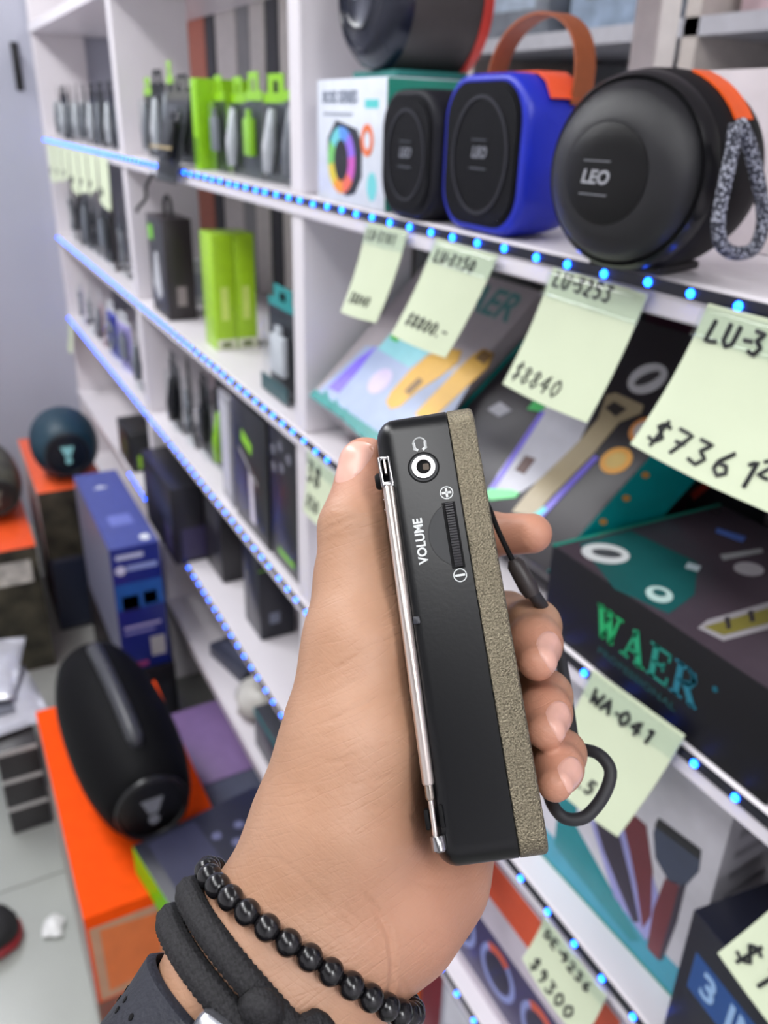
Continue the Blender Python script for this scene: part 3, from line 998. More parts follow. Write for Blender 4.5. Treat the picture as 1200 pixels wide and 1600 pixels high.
# upper row
names = ['first', 'second', 'third', 'fourth']
for k in range(4):
    pack('black and grey accessory pack on the top row, %s from the far upright' % names[k], -1.945 + .088 * k, .03, S1 + .0005, .078, .150 + .012 * (k % 3), BK, [GREEN, BK, GREEN, BK][k], [GY, WH, GY, WH][k], rz=random.uniform(-8, 8), blob=2, group='black packs on the top row', headh=.22)
t = pack('black accessory pack with gold line tipping over the board edge', -1.575, -.040, S1 - .020, .115, .170, M((18, 19, 24), .4), M((70, 70, 62), .5), BK, rz=4, rx=-14, blob=1, group='black packs on the top row')
obj('gold_line', box(-.057, .057, -.0005, .0008, .052, .056), M((170, 150, 105), .4), t)
obj('hanging_cable', tube(smooth_path([(-.03, .004, .01), (-.035, -.004, -.015), (-.02, -.006, -.035), (-.05, -.008, -.055), (-.06, -.006, -.062)]), .003, 7), BK, t, 179)
gl = ['nearest the gold lined pack', 'second of the bright headed row', 'in the middle of the bright headed row', 'fourth of the bright headed row', 'beside the near upright']
for k in range(5):
    pack('black pack with bright green header, ' + gl[k], -1.440 + .082 * k, .020 + .004 * (k % 2), S1 + .0005, .080, .142 - .004 * (k % 2), M((40, 44, 48), .35), GREEN, [GY, WH, GREEN, WH, GY][k], rz=random.uniform(-6, 6), blob=[1, 2, 1, 2, 2][k], group='green headed packs', headh=.26)
t = Carton('accessory_carton', 'flat bright green carton standing edge on beside the gold lined pack', 'box', place(-1.505, .012, S1 + .0005, 8), .022, .10, .138, GREEN, group='green headed packs')
t.rect('front', .004, .018, .01, .05, M((90, 140, 10), .4), 'printed_panel')
for k in range(9):
    pack('slim dark pack on the far top row, %s from the grey wall' % ORD[k], -3.13 + .117 * k, .025, S1 + .0005, .075, .150, DBL if k % 2 else BK, BK, [GY, WH][k % 2], rz=random.uniform(-20, 10), blob=2, group='slim packs in the far bay')

# second board, middle bay
C = Carton('accessory_carton', 'black carton with hook handle and green corner on the second board', 'box', place(-1.905, .012, S2 + .0005), .135, .060, .205, M((40, 34, 36), .35))
C.rect('front', .005, .13, .01, .195, M((20, 20, 23), .3), 'printed_panel')
C.rect('front', .01, .05, .155, .185, M((110, 190, 30), .4), 'printed_badge', .0003)
C.poly('front', [(.02, .06), (.05, .13), (.075, .135), (.09, .05), (.06, .03)], M((190, 192, 198), .4), 'printed_earbuds', .0003)
C.rect('right', .02, .04, .03, .07, M((140, 130, 130), .5), 'small_print')
obj('hook_handle', tube(smooth_path([(.045, .03, .204), (.045, .03, .225), (.06, .03, .243), (.09, .03, .240), (.098, .03, .222), (.098, .03, .204)]), .004, 8), BLACKP, C.t, 179)
for k in range(2):
    C = Carton('accessory_carton', ['slim lime green carton, left of a touching pair', 'slim lime green carton, right of a touching pair'][k], 'box', place(-1.570, .030 + .0405 * k, S2 + .0005), .072, .039, .208, M((160, 205, 30), .3), 'pair of lime green cartons')
    C.rect('right', .012, .026, .055, .115, M((205, 228, 110), .4), 'printed_panel')
    C.rect('right', .001, .038, .0, .020, M((215, 220, 190), .4), 'printed_band', .0002)
    C.rect('right', .010, .028, .004, .015, M((120, 130, 90), .4), 'printed_band', .0005)
t = pack('black and teal pack with white charger beside the near upright', -1.185, .022, S2 + .0005, .120, .170, M((24, 26, 34), .35), M((20, 140, 140), .35), WH, blob=1)
obj('small_print', box(-.055, .055, -.0005, .001, .004, .030), M((40, 80, 84), .4), t)
for k in range(4):
    C = Carton('accessory_carton', ['pale carton at the back of the second board', 'thin white carton with red stripe on the second board', 'grey carton with dark top on the second board', 'small white carton by the black hook carton'][k], 'box', place(-2.0 + .022 * k, .05 + .018 * k, S2 + .0005), .018, .05, [.11, .13, .09, .10][k], [GY, WH, M((150, 148, 158), .4), WH][k], 'small cartons by the far upright')
    C.rect('right', .004, .046, .02, .07, M([(190, 190, 196), (214, 70, 60), (60, 60, 70), (170, 175, 190)][k], .4), 'printed_panel')
for k in range(8):
    pack('grey bundled pack on the far second board, %s from the grey wall' % ORD[k], -3.12 + .13 * k, .03, S2 + .0005, .085, .200, M((70, 70, 76), .4), M((120, 122, 120), .4), [GY, BK][k % 2], rz=random.uniform(-25, 10), blob=k % 3, group='bundled packs in the far bay')

# third board, middle bay
for k in range(4):
    pack('tall black pack on the third board, %s from the far upright' % ORD[k], -1.88 + .10 * k, .02 + .006 * k, S3 + .0005, .095, .185 + .010 * (k % 2), M((24, 24, 28), .35), M((36, 38, 40), .4), [BK, GY, BK, GREEN][k], rz=random.uniform(-12, 6), blob=[2, 0, 1, 2][k], group='tall black packs')
C = Carton('accessory_carton', 'slim grey and white carton among the black packs on the third board', 'box', place(-1.475, .018, S3 + .0005, -4), .075, .022, .215, M((150, 150, 158), .35))
C.rect('front', .008, .067, .02, .20, M((196, 196, 204), .35), 'printed_panel')
C = Carton('accessory_carton', 'black carton with lime label and pale stylus print on the third board', 'box', place(-1.375, .012, S3 + .0005), .17, .05, .235, M((22, 23, 27), .3))
C.poly('front', [(.045, .165), (.095, .150), (.10, .170), (.05, .186)], M((140, 205, 40), .4), 'printed_badge')
C.poly('front', [(.08, .02), (.105, .02), (.095, .120), (.078, .118)], M((210, 205, 215), .4), 'printed_stylus')
C.poly('front', [(.03, .14), (.12, .10), (.122, .108), (.032, .148)], M((150, 150, 150), .4), 'printed_line')
C = Carton('accessory_carton', 'tall black carton with small green marks beside the near upright', 'box', place(-1.195, .014, S3 + .0005), .135, .06, .245, M((17, 18, 22), .3))
for x, z in ((.02, .20), (.05, .215), (.02, .17), (.055, .18), (.085, .205)):
    C.poly('front', disc2(x, z, .009), M((110, 112, 124), .4), 'printed_dot')
C.rect('front', .03, .10, .02, .03, M((120, 190, 50), .4), 'printed_line')
for k in range(6):
    pack('%s accessory pack in the far bay on the third board' % ['lilac', 'white', 'pink', 'blue', 'pale violet', 'dark'][k], -3.10 + .17 * k, .02, S3 + .0005, .11, .17, M([(150, 140, 200), (205, 205, 215), (190, 130, 150), (60, 70, 190), (170, 160, 220), (50, 50, 60)][k], .4), WH, GY, blob=k % 3, rz=random.uniform(-15, 10), group='coloured packs in the far bay')

# fourth board, middle and far bays
C = Carton('accessory_carton', 'big black carton with violet print at the board edge, above the blue game carton', 'box', place(-2.02, -.028, S4 + .0005), .275, .11, .195, M((26, 26, 32), .35))
C.rect('front', .19, .255, .02, .085, M((62, 56, 92), .4), 'printed_panel')
C.rect('right', .02, .08, .01, .09, M((52, 46, 80), .4), 'printed_panel')
C = Carton('accessory_carton', 'second black carton standing behind the big black one on the fourth board', 'box', place(-1.735, .045, S4 + .0005), .12, .10, .225, M((34, 33, 38), .35))
C.rect('front', .02, .10, .12, .20, M((60, 60, 66), .4), 'printed_panel')
C = Carton('accessory_carton', 'upright navy black carton with pale square on the fourth board', 'box', place(-1.455, .043, S4 + .0005), .095, .075, .215, M((26, 28, 40), .3))
C.rect('right', .02, .042, .035, .060, M((120, 126, 145), .4), 'printed_badge')
C.rect('right', .0, .075, .16, .163, M((120, 190, 50), .4), 'printed_line')
C = Carton('accessory_carton', 'dark carton with lime green corner on the fourth board in the far bay', 'box', place(-2.52, .006, S4 + .0005), .17, .10, .12, M((34, 36, 36), .4))
C.rect('right', .02, .07, .01, .05, M((150, 205, 30), .4), 'printed_badge')
C.rect('front', .05, .12, .03, .08, M((60, 80, 40), .4), 'printed_badge')

# fifth board, middle bay, and the cartons below it
C = Carton('accessory_carton', 'small slate blue carton lying on the fifth board', 'box', place(-1.72, .03, S5 + .0005, 12), .16, .09, .035, M((62, 66, 84), .4))
C.rect('top', .02, .14, .02, .07, M((90, 94, 116), .4), 'printed_panel')
t = thing('plastic_bag', 'crumpled white plastic bag on the fifth board', 'bag', place(-1.47, .07, S5 + .0005))
V, Fc = lathe([(.004, .0), (.035, .0), (.055, .018), (.048, .042), (.030, .062), (.012, .070), (.016, .084)], 20)
V = [(x * (1 + .16 * math.sin(7 * math.atan2(y, x) + 40 * z)) * 1.2, y * (1 + .16 * math.sin(5 * math.atan2(y, x) + 60 * z)), z) for x, y, z in V]
obj('film', (V, Fc), M((214, 212, 206), .3), t, 179)
C = Carton('accessory_carton', 'dark carton with teal rim on the fifth board near the arm', 'box', place(-1.36, .02, S5 + .0005), .22, .10, .10, M((64, 66, 74), .35))
C.rect('front', .0, .22, .085, .10, M((30, 140, 140), .4), 'printed_band')
stk = [((86, 130, 146), 0.0, .10), ((180, 180, 190), .1005, .06), ((120, 96, 140), .161, .045)]
for k, (c, z, h) in enumerate(stk):
    C = Carton('toy_carton', ['grey blue carton at the bottom of the stack under the boards', 'pale carton in the middle of the stack under the boards', 'violet carton at the top of the stack under the boards'][k], 'box', place(-1.62, -.11, z + .0005, 2 * k - 2), .26, .22, h, M(c, .4), 'stack under the boards')
    C.rect('right', .03, .19, h * .2, h * .8, M([(40, 60, 70), (150, 170, 175), (90, 60, 120)][k], .4), 'printed_panel')
stk2 = [((42, 46, 52), 0.0, .08), ((200, 190, 60), .0805, .03), ((30, 32, 36), .111, .07), ((70, 74, 90), .1815, .05)]
for k, (c, z, h) in enumerate(stk2):
    C = Carton('toy_carton', ['dark carton at the bottom of the stack beside the arm', 'flat yellow carton in the stack beside the arm', 'black carton in the stack beside the arm', 'slate carton on top of the stack beside the arm'][k], 'box', place(-1.33, -.11, z + .0005, 1.5 * k - 2), .25, .22, h, M(c, .4), 'stack beside the arm')
    C.rect('right', .02, .20, h * .25, h * .7, M([(80, 84, 90), (220, 215, 130), (60, 62, 66), (110, 114, 130)][k], .4), 'printed_panel')

# ================================================================== floor stacks in the aisle
def barrel_speaker(label, mx, L, r, m, sq=1.0, face=(30, 32, 36), logo=(190, 200, 205), handle=True):
    """big barrel speaker lying along local x; round end cap towards +x."""
    t = thing('barrel_speaker', label, 'speaker', mx, 'big barrel speakers')
    prof = []
    n = 26
    for k in range(n + 1):
        s = -1 + 2 * k / n
        rr = r * (1 - abs(s) ** 2.6 * .30) * (1 if abs(s) < .97 else .93)
        prof.append((rr, s * L / 2))
    V, Fc = lathe(prof, 48, 'X')
    V = [(x, y * sq, z + r) for x, y, z in V]
    obj('body', (V, Fc), m, t, 60)
    capm = M(face, .35)
    rc = r * .62
    V, Fc = lathe([(rc * 1.06, L / 2 - .012), (rc * 1.04, L / 2 + .006), (rc * .95, L / 2 + .008), (rc * .90, L / 2 + .002), (rc * .2, L / 2 + .005), (.001, L / 2 + .006)], 40, 'X')
    cap = obj('end_cap', ([(x, y * sq, z + r) for x, y, z in V], Fc), capm, t, 50)
    # exclamation-like emblem: a wedge and a dot
    to = basis((L / 2 + .006, 0, r), (0, 1, 0), (0, 0, 1), (1, 0, 0))
    e = join(prism([(-rc * .30, rc * .38), (rc * .30, rc * .38), (rc * .12, -rc * .10), (-rc * .12, -rc * .10)], 0, .002), prism(disc2(0, -rc * .32, rc * .15), 0, .002))
    obj('emblem', xf(e, to), M(logo, .4), cap)
    if handle:
        P = []
        for k in range(17):
            s = -1 + k / 8
            P.append((s * L * .33, 0, 2 * r * .985 - .002 + .010 * (1 - s * s)))
        P = [(-L * .36, 0, 1.80 * r)] + P + [(L * .36, 0, 1.80 * r)]
        hb = tube(P, [.010] + [.014] * 17 + [.010], 10)
        obj('handle', hb, M((58, 59, 64), .3), t, 179)
    obj('foot', box(-L * .25, L * .25, -r * .35, r * .35, 0, .012, .003, 1), BLACKM, t)
    return t


# near stack: picture carton, orange carton, barrel speaker
C = Carton('speaker_carton', 'floor carton with warm picture print under the flat orange carton', 'box', place(-1.505, -.392, .0005), .538, .235, .205, M((120, 84, 70), .35))
C.rect('front', .0, .538, .0, .205, M((150, 146, 140), .35), 'side_print')
C.rect('right', .005, .23, .01, .195, M((128, 72, 60), .35), 'picture_print')
C.poly('right', [(.02, .11), (.09, .10), (.12, .19), (.03, .19)], M((232, 150, 100), .35), 'picture_print', .0003)
C.poly('right', [(.10, .04), (.14, .04), (.15, .19), (.125, .19)], M((130, 165, 60), .35), 'picture_print', .0003)
C.poly('right', [(.03, .02), (.11, .02), (.10, .09), (.04, .10)], M((92, 40, 46), .35), 'picture_print', .0003)
C = Carton('speaker_carton', 'wide flat orange carton carrying the big black barrel speaker', 'box', place(-1.502, -.390, .206), .538, .240, .195, ORANGE)
C.rect('front', .0, .538, .0, .185, M((140, 138, 136), .35), 'side_print')
C.rect('right', .005, .235, .005, .170, M((196, 150, 120), .35), 'picture_print')
C.poly('right', [(.02, .02), (.10, .03), (.12, .15), (.02, .16)], M((230, 120, 60), .35), 'picture_print', .0003)
barrel_speaker('big black barrel speaker with carry handle lying on the orange carton', place(-1.250, -.268, .4015, 2.5), .415, .096, M((7, 7, 9), .62, spec=.12), .95, (12, 12, 14), (120, 122, 128))
C = Carton('game_carton', 'dark blue grey carton with vivid green side by the wrist', 'box', place(-1.015, -.300, .4015, 10), .26, .22, .058, M((34, 35, 48), .4))
C.rect('front', .0, .26, .0, .057, M((95, 200, 10), .35), 'side_print')
C.rect('top', .01, .21, .02, .10, M((52, 53, 76), .4), 'printed_panel')
for k in range(5):
    C.poly('top', disc2(.06 + .03 * (k % 2), .115 + .02 * k, .008), M((96, 98, 130), .4), 'printed_dot')
C = Carton('game_carton', 'dark carton standing on the floor beneath the green sided carton', 'box', place(-.955, -.225, .0005), .18, .16, .4, M((44, 44, 54), .4))
C.rect('right', .02, .14, .05, .35, M((64, 64, 78), .4), 'printed_panel')
# blue game console carton and its support
C = Carton('game_carton', 'black carton on the floor under the tall blue game carton', 'box', place(-2.26, -.175, .0005), .50, .125, .248, M((20, 20, 24), .4))
C.rect('right', .01, .11, .03, .20, M((34, 34, 40), .4), 'printed_panel')
C = Carton('game_carton', 'tall blue game console carton with white print beside the lower boards', 'box', place(-2.25, -.172, .250), .482, .115, .340, M((20, 36, 120), .35))
C.rect('top', .002, .480, .002, .113, M((72, 82, 148), .35), 'top_print')
C.rect('top', .30, .36, .03, .085, M((110, 120, 190), .3), 'printed_panel', .0003)
C.text('top', '4', .05, .11, .05, PRWHITE, rot=0, lift=.0005)
C.poly('top', disc2(.445, .09, .016, .012), PRWHITE, 'printed_badge', .0003)
rgt = [('rect', .012, .075, .310, .322, (200, 205, 230)), ('rect', .035, .105, .278, .292, (150, 165, 215)), ('rect', .002, .113, .175, .245, (30, 90, 165)), ('rect', .015, .055, .172, .212, (24, 28, 40)), ('rect', .065, .098, .180, .215, (90, 105, 125)),
       ('rect', .012, .100, .120, .128, (170, 165, 205)), ('rect', .012, .085, .105, .111, (140, 140, 195)), ('rect', .070, .105, .030, .085, (165, 165, 165)), ('rect', .02, .06, .008, .022, (150, 60, 110))]
for _, a, b, c, d, col in rgt:
    C.rect('right', a, b, c, d, M(col, .35), 'printed_panel')
C.poly('right', disc2(.020, .282, .012), M((215, 215, 235), .35), 'printed_badge')
C.rect('front', .0, .482, .0, .338, M((110, 112, 132), .35), 'side_print')
# far stack with the teal speaker
camo = M((70, 68, 58), .5, var=.75, scale=18)
camo2 = M((62, 58, 46), .5, var=.7, scale=16)
C = Carton('speaker_carton', 'mottled dark carton under the far orange topped carton', 'box', place(-2.92, -.255, .0005), .49, .19, .255, M((46, 50, 66), .4))
C.rect('right', .01, .18, .02, .24, M((28, 36, 58), .4), 'printed_panel')
C = Carton('speaker_carton', 'orange topped carton with mottled front carrying the teal speaker', 'box', place(-2.92, -.258, .256), .49, .195, .224, M((232, 92, 48), .35))
C.rect('right', .0, .195, .0, .222, camo2, 'picture_print')
C.rect('front', .0, .49, .0, .222, M((196, 190, 192), .4), 'side_print')
barrel_speaker('dark teal barrel speaker with pale emblem facing the aisle', place(-2.56, -.150, .481, -3), .22, .100, M((14, 50, 66), .5), .98, (12, 22, 32), (150, 215, 215), False)
C = Carton('speaker_carton', 'orange topped carton with mottled side at the far left edge', 'box', place(-2.84, -.480, .0005), .585, .185, .400, M((232, 84, 36), .35))
C.rect('right', .0, .185, .0, .398, camo2, 'picture_print')
C.rect('right', .02, .165, .29, .36, M((190, 184, 176), .4, var=.4, scale=30), 'printed_panel', .0003)
C.rect('front', .0, .585, .0, .398, M((205, 202, 204), .4), 'side_print')
barrel_speaker('mottled camouflage barrel speaker on the far left carton', place(-2.60, -.372, .4015, 2), .34, .085, camo, 1, (40, 42, 40), (120, 120, 110), False)
# flat dark cartons and foil bags on the floor
for k in range(3):
    C = Carton('phone_carton', ['bottom dark carton with pale band in the low floor stack', 'middle dark carton with pale band in the low floor stack', 'top dark carton with pale band in the low floor stack'][k], 'box', place(-1.95, -.480, .0005 + .0785 * k), .335, .084, .078, M((52, 50, 52), .4), 'low floor stack')
    C.rect('right', .0, .084, .066, .078, M((190, 188, 186), .4), 'printed_band')
    C.rect('front', .0, .335, .066, .078, M((190, 188, 186), .4), 'printed_band')
foil = M((205, 205, 214), .18, .35, bump=.9, bscale=60)
for k, (x, y, z, w, d, rz) in enumerate(((-1.78, -.45, .237, .24, .16, 8), (-1.88, -.47, .266, .26, .15, -12))):
    t = thing('foil_bag', ['shiny clear bag with grey print on the low floor stack', 'shiny clear bag lying on top of another bag'][k], 'bag', place(x, y, z, rz), 'shiny bags')
    n = 10
    V, Fc = [], []
    for s in (1, -1):
        for j in range(n):
            for i in range(n):
                a, b = i / (n - 1), j / (n - 1)
                bulge = .014 * (math.sin(math.pi * a) * math.sin(math.pi * b)) ** .6
                V.append(((a - .5) * w, (b - .5) * d, .0135 + s * (bulge + .0006) + (.003 * math.sin(9 * a + 4 * b + k) if s > 0 else 0)))
    q = n * n
    for j in range(n - 1):
        for i in range(n - 1):
            a = j * n + i
            Fc.append((a, a + 1, a + n + 1, a + n))
            Fc.append((q + a, q + a + n, q + a + n + 1, q + a + 1))
    per = [i for i in range(n)] + [j * n + n - 1 for j in range(1, n)] + [(n - 1) * n + i for i in range(n - 2, -1, -1)] + [j * n for j in range(n - 2, 0, -1)]
    for a, b in zip(per, per[1:] + per[:1]):
        Fc.append((a, b, q + b, q + a))
    obj('film', (V, Fc), foil, t, 179)
    obj('print', box(-w * .3, w * .3, -d * .22, d * .1, .0285, .0300, .0005, 1), M((96, 98, 108), .3), t)

# sneaker at the left edge
t = thing('sneaker', 'black sneaker with red sole standing on the tiles at the left edge', 'shoe', place(-1.352, -.592, .0005, 78))
prof = [(-.20, .036), (-.17, .043), (-.10, .044), (-.03, .050), (.03, .054), (.07, .046), (.092, .026), (.098, .008)]
hts = [.105, .100, .092, .080, .066, .056, .046, .036]


def shoe_layer(z0f, z1f, grow, top):
    V, Fc = [], []
    m = 12
    for (x, w), h in zip(prof, hts):
        for k in range(m):
            a = 2 * math.pi * k / m
            c, s = math.cos(a), math.sin(a)
            z = z0f(h) + (z1f(h) - z0f(h)) * (.5 + .5 * (abs(s) ** .6) * (1 if s > 0 else -1))
            V.append((x + (grow if x > .09 else 0), (w + grow) * (abs(c) ** .6) * (1 if c > 0 else -1), z))
    for i in range(len(prof) - 1):
        for k in range(m):
            Fc.append((i * m + k, i * m + (k + 1) % m, (i + 1) * m + (k + 1) % m, (i + 1) * m + k))
    Fc.append(tuple(range(m - 1, -1, -1)))
    Fc.append(tuple((len(prof) - 1) * m + k for k in range(m)))
    return V, Fc


obj('upper', shoe_layer(lambda h: .018, lambda h: h, 0, 1), M((28, 27, 30), .6), t, 179)
obj('sole', shoe_layer(lambda h: 0, lambda h: .022, .004, 0), M((150, 36, 44), .5), t, 60)
obj('stripe', box(-.06, -.03, .040, .0535, .03, .058, .003, 1), M((200, 60, 70), .5), t)
obj('stripe', box(-.02, .0, .044, .0545, .03, .050, .003, 1), PRWHITE, t)
t = thing('paper_scrap', 'small crumpled white wrapper on the floor tiles', 'wrapper', place(-1.32, -.435, .0005))
V, Fc = lathe([(.002, 0), (.016, 0), (.022, .008), (.012, .018), (.003, .021)], 12)
V = [(x * (1 + .3 * math.sin(5 * math.atan2(y, x))) * 1.3, y * (1 + .25 * math.sin(4 * math.atan2(y, x))), z) for x, y, z in V]
obj('film', (V, Fc), M((225, 225, 225), .3), t, 60)
# small black hook on the grey end wall, and a dark blue carton against it
t = thing('wall_hook', 'small black angled bracket on the grey end wall', 'bracket', place(XL + .0005, -.048, 1.62))
obj('plate', box(0, .004, -.012, .012, -.07, .07, .001, 1), BLACKM, t)
obj('arm', tube([(.003, 0, .06), (.04, -.005, .03), (.045, .0, -.05)], .006, 8), BLACKM, t, 179)
C = Carton('poster_tube', 'narrow navy carton leaning on the grey wall at the far left edge', 'box', place(XL + .03, -.62, .40), .05, .10, .36, M((30, 38, 84), .4))
C.rect('right', .02, .08, .05, .30, M((44, 54, 110), .4), 'printed_panel')
C = Carton('floor_carton', 'plain grey carton on the floor under the navy carton at the far left edge', 'box', place(XL + .02, -.70, .0005), .20, .24, .399, M((170, 172, 182), .5))
C.rect('right', .03, .21, .10, .30, M((150, 152, 165), .5), 'printed_panel')

# ================================================================== beyond the shelf: the neighbouring room glimpsed through the open back
t = thing('display_rack', 'pale rack with clear bins seen blurred behind the speaker shelf', 'rack', place(-.75, .75, 0))
for z in (.9, 1.25, 1.62, 2.05):
    obj('board', box(-1.7, 1.2, -.12, .28, z, z + .025), M((190, 190, 198), .5), t)
obj('added_pale_panel', box(-1.7, 1.2, .28, .295, 0, 2.2), M((200, 204, 214), .6), t)  # pale sheet added to brighten the dark gaps between the bins
for x in (-1.68, -1.0, -.3, .4, 1.15):
    obj('upright', box(x, x + .03, -.12, .28, 0, 2.2), M((205, 196, 190), .5), t)
lb = ['lilac', 'clear', 'grey', 'white', 'slate', 'pale blue', 'brown', 'silver', 'violet', 'ivory', 'dark grey', 'steel blue', 'pink', 'smoky', 'cream', 'light grey']
cb = [(176, 164, 178), (198, 206, 216), (150, 156, 164), (215, 216, 222), (140, 150, 160), (175, 190, 208), (168, 150, 142), (200, 202, 210), (165, 155, 180), (220, 216, 210), (130, 136, 146), (150, 168, 190), (206, 180, 186), (150, 152, 164), (216, 208, 198), (180, 184, 192)]
k = 0
for z in (1.2755, 1.6455):
    for j in range(8):
        x = [-2.43, -1.75, -1.05, -.35][j // 2] + .055 + .315 * (j % 2)
        C = Carton('storage_bin', '%s storage bin on the blurred rack behind the %s' % (lb[k], 'speakers' if k >= 8 else 'trimmer cartons'), 'bin', place(x, .68, z), .25, .22, .20 + .04 * (k % 3), M(cb[k], .35, var=.3, scale=22), 'bins on the blurred rack')
        C.rect('front', .04, .21, .05, .15, M(cb[(k * 5 + 3) % 16], .4, var=.2, scale=30), 'label_print')
        C.rect('front', .0, .25, .185, .197, M((225, 225, 230), .3), 'rim')
        k += 1


# ================================================================== the pocket radio (local axes in millimetres: x thickness, y down its length, z away from the viewer)
RR = np.array([[0.9869, 0.1389, 0.0819], [-0.1537, 0.9640, 0.2170], [-0.0488, -0.2268, 0.9727]])
u_, s_, v_ = np.linalg.svd(RR)
RR = u_ @ v_
RT = np.array([-0.0032, -0.0258, 0.2358])
RL, RTH, RW = 120.0, 28.47, 62.0
wr = CR @ RR
wt = CR @ RT + CAM
radio_mx = Matrix([[wr[i, 0], wr[i, 1], wr[i, 2], wt[i]] for i in range(3)] + [[0, 0, 0, 1]])
radio = thing('pocket_radio', 'black and bronze pocket radio with chrome aerial, held upright in the hand', 'radio', radio_mx)
MM = Matrix.Scale(0.001, 4)


def rpart(name, g, m, smooth=None, parent=None):
    return obj(name, xf(g, MM), m, parent or radio, smooth)


def loft_x(rows, n=8):
    """rows: (x, y0, y1, z0, z1, r) rounded rectangles in the y-z plane stacked along x."""
    V, Fc = [], []
    for x, y0, y1, z0, z1, r in rows:
        V += [(x, a, b) for a, b in rrect(y0, y1, z0, z1, r, n)]
    m = 4 * (n + 1)
    for i in range(len(rows) - 1):
        for k in range(m):
            Fc.append((i * m + k, i * m + (k + 1) % m, (i + 1) * m + (k + 1) % m, (i + 1) * m + k))
    Fc.append(tuple(range(m - 1, -1, -1)))
    Fc.append(tuple((len(rows) - 1) * m + k for k in range(m)))
    return V, Fc


def radio_black():
    m = mat('radio_black_plastic', (8, 9, 12), .31, var=.08, scale=60, bump=.02, bscale=900, spec=.42)
    return m


RBLK = radio_black()
RDARK = M((10, 10, 12), .7, spec=.2)
CHROME = M((165, 163, 165), .24, 1.0, var=.02)
CHROMED = M((214, 203, 196), .30, .92, var=.02)
ICON = M((205, 208, 208), .5)
Y0, Y1 = -1.0, 120.6
rows_ = []
for k in range(9):
    th = math.radians(90 * k / 8)
    x = 5.6 * (1 - math.cos(th))
    i = 5.2 * (1 - math.sin(th))
    rows_.append((x, Y0 + i, Y1 - i, i * .8, RW - i, 6.0))
rows_ = rows_ + [(20.75, Y0, Y1, 0, RW, 6), (20.95, Y0 + .25, Y1 - .25, .25, RW - .2, 5.8)]
rpart('back_shell', loft_x(rows_), RBLK, 35)
GOLD = mat('bronze_lacquer', (134, 126, 107), .36, .9, var=.42, scale=1900, bump=.8, bscale=1900)
rpart('front_shell', loft_x([(21.05, Y0 + .25, Y1 - .25, .25, RW - .2, 5.8), (21.25, Y0, Y1, 0, RW, 6), (27.3, Y0, Y1, 0, RW, 6), (27.9, Y0 + .2, Y1 - .2, .15, RW - .2, 6), (28.3, Y0 + .6, Y1 - .6, .6, RW - .6, 5.6), (28.47, Y0 + 1.4, Y1 - 1.4, 1.4, RW - 1.4, 5)]), GOLD, 35)
rpart('seam', loft_x([(20.9, Y0 + .35, Y1 - .35, .35, RW - .4, 5.7), (21.1, Y0 + .35, Y1 - .35, .35, RW - .4, 5.7)]), RDARK)

def fface(g, h=0.0):
    """flat artwork (x, y) on the long narrow face, raised towards the viewer."""
    return [(x, y, -z - h) for x, y, z in g[0]], g[1]


# earphone socket
jx, jy = 12.2, 15.8
sock = rpart('earphone_socket', fface(ring2(jx, jy, 4.45, 3.95, -.2, .06, 48)), RDARK)
rpart('socket_recess', fface(prism(disc2(jx, jy, 3.97), -.2, .03)), M((40, 42, 45), .5), None, sock)
rpart('chrome_ring', fface(join(ring2(jx, jy, 3.25, 2.05, -.2, .75, 48), ring2(jx, jy, 3.05, 2.15, .7, .95, 48))), CHROME, 30, sock)
rpart('socket_bore', fface(prism(disc2(jx, jy, 2.1), -.2, .10)), RDARK, None, sock)
rpart('contact_spring', fface(prism(rrect(jx - .2, jx + 1.5, jy - .9, jy + .9, .4, 4), .1, .3)), M((84, 74, 66), .5, .6), None, sock)
# printed symbols
hp = [(12.05 + 1.75 * math.cos(a), 8.9 + 1.85 * math.sin(a)) for a in [math.radians(155 + 230 * k / 18) for k in range(19)]]
rpart('earphone_symbol', fface(join(stroke(hp, .36, 0, .05), stroke([(10.45, 8.7), (10.55, 10.1), (11.1, 10.5)], .75, 0, .05), stroke([(13.65, 8.7), (13.55, 10.1), (13.0, 10.5)], .75, 0, .05))), ICON)
px, py = 17.35, 24.0
rpart('plus_symbol', fface(join(ring2(px, py, 1.85, 1.58, 0, .05, 32), stroke([(px - 1.0, py), (px + 1.0, py)], .62, 0, .05), stroke([(px, py - 1.0), (px, py + 1.0)], .62, 0, .05))), ICON)
px, py = 17.40, 47.2
rpart('minus_symbol', fface(join(ring2(px, py, 1.85, 1.58, 0, .05, 32), stroke([(px - 1.05, py), (px + 1.05, py)], .6, 0, .05))), ICON)
g = text_geo('VOLUME', 3.55, .05, True, .10, 0, .92)
g = [(8.35 - y, 36.3 - x * 1.0, -z - .03) for x, y, z in g[0]], g[1]
rpart('volume_lettering', g, ICON)
# volume wheel in its slot and the scooped half moon beside it
slot = rpart('wheel_slot', fface(prism([(15.55, 26.7), (19.2, 26.7), (19.2, 45.3), (15.55, 45.3)], -.2, .03)), RDARK)
V, Fc = [], []
RG, tc_ = 60.0, 0
n = 96
for k in range(n + 1):
    a = -8.9 / RG + (17.8 / RG) * k / n
    r = RG + (.0 if (k // 2) % 2 else .42)
    for x in (16.45, 18.5):
        V.append((x, 36.0 + r * math.sin(a), RG - .95 - r * math.cos(a)))
for k in range(n):
    Fc.append((2 * k, 2 * k + 1, 2 * k + 3, 2 * k + 2))
b0 = len(V)
for k in (0, n):
    for x in (16.45, 18.5):
        V.append((x, 36.0 + (-8.9 if k == 0 else 8.9), 1.0))
Fc += [(0, b0, b0 + 1, 1), (2 * n, 2 * n + 1, b0 + 3, b0 + 2), (b0, b0 + 2, b0 + 3, b0 + 1)]
